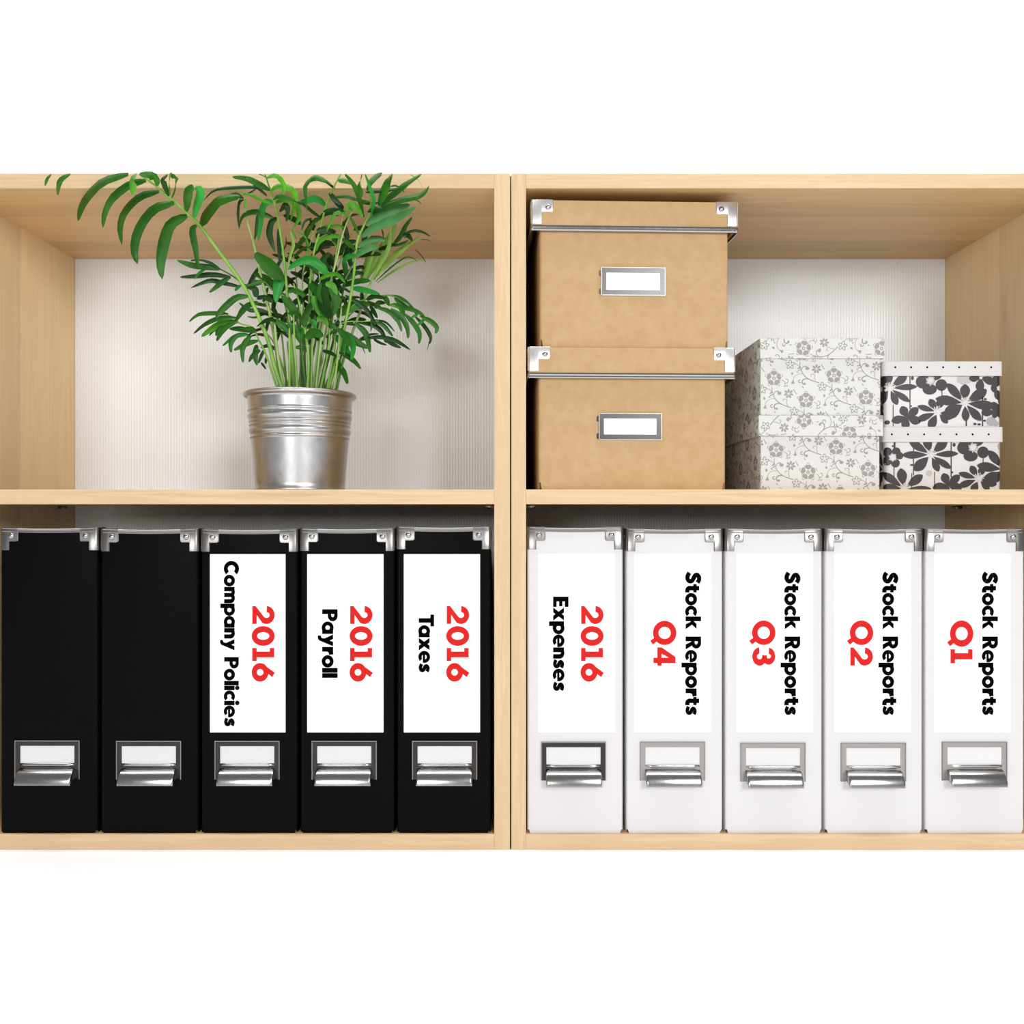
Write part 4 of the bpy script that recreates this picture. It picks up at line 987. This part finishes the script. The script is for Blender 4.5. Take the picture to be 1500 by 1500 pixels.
frond('p', [(478, 575), (488, 520), (493, 485), (505, 472), (530, 471), (555, 470)], 1.8, 0.5, [
 ('8', [(400, 668), (520, 710), (590, 780), (642, 845)], 46, 'm'), ('8', [(420, 665), (560, 690), (665, 798)], 22, 'd'), ('8', [(250, 688), (420, 715), (525, 800), (565, 918)], 58, 'd'),
 ('8', [(220, 695), (330, 790), (370, 900), (392, 1025)], 64, 'm'), ('8', [(360, 862), (500, 852), (640, 880), (740, 930), (838, 998)], 48, 'd'), ('8', [(540, 865), (640, 930), (735, 972)], 44, 'd'),
 ('8', [(250, 895), (370, 830), (495, 818)], 26, 'd'), ('8', [(430, 875), (500, 915), (575, 942)], 30, 'd'), ('8', [(60, 785), (180, 860), (280, 930), (375, 972)], 76, 'm'),
 ('8', [(-10, 820), (80, 920), (140, 1020), (195, 1115)], 74, 'g'), ('8', [(70, 785), (170, 870), (205, 980), (185, 1105)], 66, 'g'), ('8', [(50, 1020), (150, 1065), (230, 1130), (288, 1204)], 56, 'm'),
 ('8', [(-10, 1050), (50, 1170), (110, 1260), (142, 1370)], 66, 'm'), ('8', [(400, 560), (410, 680), (398, 795)], 28, 'm'), ('8', [(30, 960), (200, 930), (300, 960), (336, 1040)], 14, 'd'), ('8', [(400, 870), (300, 880), (200, 940)], 30, 'd')], -0.004, stem_m)
frond('p', [(450, 575), (452, 530), (448, 490), (440, 450), (430, 415)], 2.4, 1.2, [
 ('7', [(735, 170), (680, 80), (560, 5), (420, 30), (305, 115)], 98, 'g'), ('7', [(650, 225), (750, 168), (860, 165), (945, 260)], 50, 'b'), ('7', [(725, 268), (800, 285), (852, 390)], 66, 'b'),
 ('7', [(595, 400), (620, 500), (672, 625)], 70, 'b'), ('7', [(740, 515), (705, 560), (672, 612)], 76, 'g'), ('7', [(535, 275), (610, 330), (645, 410)], 76, 'm'),
 ('7', [(720, 260), (690, 400), (730, 560), (800, 640)], 130, 'd'), ('7', [(760, 280), (830, 380), (840, 500), (800, 620)], 90, 'm'), ('7', [(675, 255), (648, 380), (695, 490)], 46, 'm'), ('7', [(490, 745), (500, 620), (582, 515)], 78, 'm'),
 ('7', [(625, 652), (700, 650), (755, 738)], 64, 'b'), ('7', [(590, 750), (600, 700), (570, 660)], 60, 'g'), ('7', [(500, 850), (600, 800), (700, 850)], 100, 'm'), ('7', [(485, 935), (400, 780), (305, 695)], 86, 'm'),
 ('7', [(505, 400), (400, 340), (305, 352)], 56, 'm'), ('7', [(415, 645), (350, 520), (245, 395)], 88, 'm'), ('7', [(695, 1000), (780, 1025), (850, 1065)], 44, 'd'), ('7', [(750, 690), (830, 760), (800, 870)], 50, 'm'),
 ('7', [(460, 860), (470, 780), (440, 740)], 44, 'g'), ('7', [(350, 820), (250, 720), (150, 660)], 70, 'm'), ('7', [(860, 760), (950, 850), (1000, 960)], 70, 'm'), ('7', [(640, 400), (620, 560), (600, 690)], 50, 'd')], -0.016, stem_m)
# deeper fronds that fill the heart of the plant
def filler(base, mid, tip, n, L, wd, tone, dY, up=False):
    pts = [base, ((base[0] + mid[0]) / 2 + 2, (base[1] + mid[1]) / 2), mid, tip]
    path = [Vector(q) for q in catmull([tuple(v) for v in world_path(pts, dY)], 5)]
    f = obj('frond', tube(path, 2.0 * kk, 0.6 * kk), rnd.choice([stem_m, stem_d, stem_p]), palm, True)
    cpx = catmull(pts, 8); m = len(cpx)
    for i in range(n):
        t = 0.50 + 0.5 * (i + 0.5) / n; q = cpx[min(m - 1, int(t * (m - 1)))]; q0 = cpx[max(0, int(t * (m - 1)) - 2)]
        ang = math.atan2(q[1] - q0[1], q[0] - q0[0]); sg = 1 if i % 2 else -1
        a = ang + sg * rnd.uniform(0.55, 1.05); ll = L * (0.75 + 0.5 * math.sin(PI * (i + 1) / (n + 1))) * rnd.uniform(0.8, 1.1)
        p1 = (q[0] + ll * 0.5 * math.cos(a), q[1] + ll * 0.5 * math.sin(a)); p2 = (p1[0] + ll * 0.45 * math.cos(a), p1[1] + ll * 0.45 * math.sin(a) + ll * rnd.uniform(0.08, 0.32))
        wp = world_path([(q[0], q[1]), p1, p2], dY, rnd.uniform(-0.03, 0.03))
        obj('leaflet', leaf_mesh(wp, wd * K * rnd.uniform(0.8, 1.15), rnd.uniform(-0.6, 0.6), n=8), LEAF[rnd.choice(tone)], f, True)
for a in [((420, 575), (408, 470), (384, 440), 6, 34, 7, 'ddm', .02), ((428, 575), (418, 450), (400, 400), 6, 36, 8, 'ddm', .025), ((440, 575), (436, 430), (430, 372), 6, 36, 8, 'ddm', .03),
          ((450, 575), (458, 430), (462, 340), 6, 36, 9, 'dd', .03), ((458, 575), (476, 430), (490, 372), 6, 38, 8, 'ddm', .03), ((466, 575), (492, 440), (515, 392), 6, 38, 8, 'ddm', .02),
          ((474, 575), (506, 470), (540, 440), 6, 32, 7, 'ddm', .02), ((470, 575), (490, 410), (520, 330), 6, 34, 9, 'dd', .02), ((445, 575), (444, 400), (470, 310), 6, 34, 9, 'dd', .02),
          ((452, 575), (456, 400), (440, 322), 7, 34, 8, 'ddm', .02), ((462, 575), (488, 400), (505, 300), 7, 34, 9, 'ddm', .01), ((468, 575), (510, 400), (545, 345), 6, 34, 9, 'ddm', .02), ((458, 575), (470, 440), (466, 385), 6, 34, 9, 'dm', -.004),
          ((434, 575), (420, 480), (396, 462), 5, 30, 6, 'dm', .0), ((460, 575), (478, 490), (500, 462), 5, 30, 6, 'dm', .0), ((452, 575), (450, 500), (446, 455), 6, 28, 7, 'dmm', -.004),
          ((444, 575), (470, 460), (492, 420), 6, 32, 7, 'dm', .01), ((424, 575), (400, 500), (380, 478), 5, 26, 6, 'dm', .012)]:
    filler(*a)
# bare canes rising from the pot
for x0, x1, y1, r_, m in ((411, 400, 520, 1.4, stem_d), (419, 402, 470, 3.0, stem_p), (424, 424, 480, 2.4, stem_m), (430, 421, 500, 1.4, stem_d), (437, 430, 460, 2.2, stem_m), (443, 440, 440, 1.6, stem_d), (448, 446, 500, 2.2, stem_m),
                          (455, 458, 470, 2.4, stem_p), (461, 470, 480, 2.6, stem_m), (466, 484, 480, 2.4, stem_m), (473, 480, 490, 1.4, stem_d), (480, 492, 470, 3.2, stem_m), (486, 500, 450, 2.0, stem_p), (490, 508, 490, 1.5, stem_d), (434, 446, 480, 1.2, stem_m), (451, 440, 480, 1.3, stem_d)):
    d = rnd.uniform(-0.02, 0.025)
    path = world_path([(x0, 590), (x0 + (x1 - x0) * 0.3, 560), (x0 + (x1 - x0) * 0.75, (560 + y1) / 2), (x1, y1)], d)
    obj('cane', tube([Vector(q) for q in catmull([tuple(v) for v in path], 4)], r_ * kk, r_ * 0.55 * kk), m, palm, True)
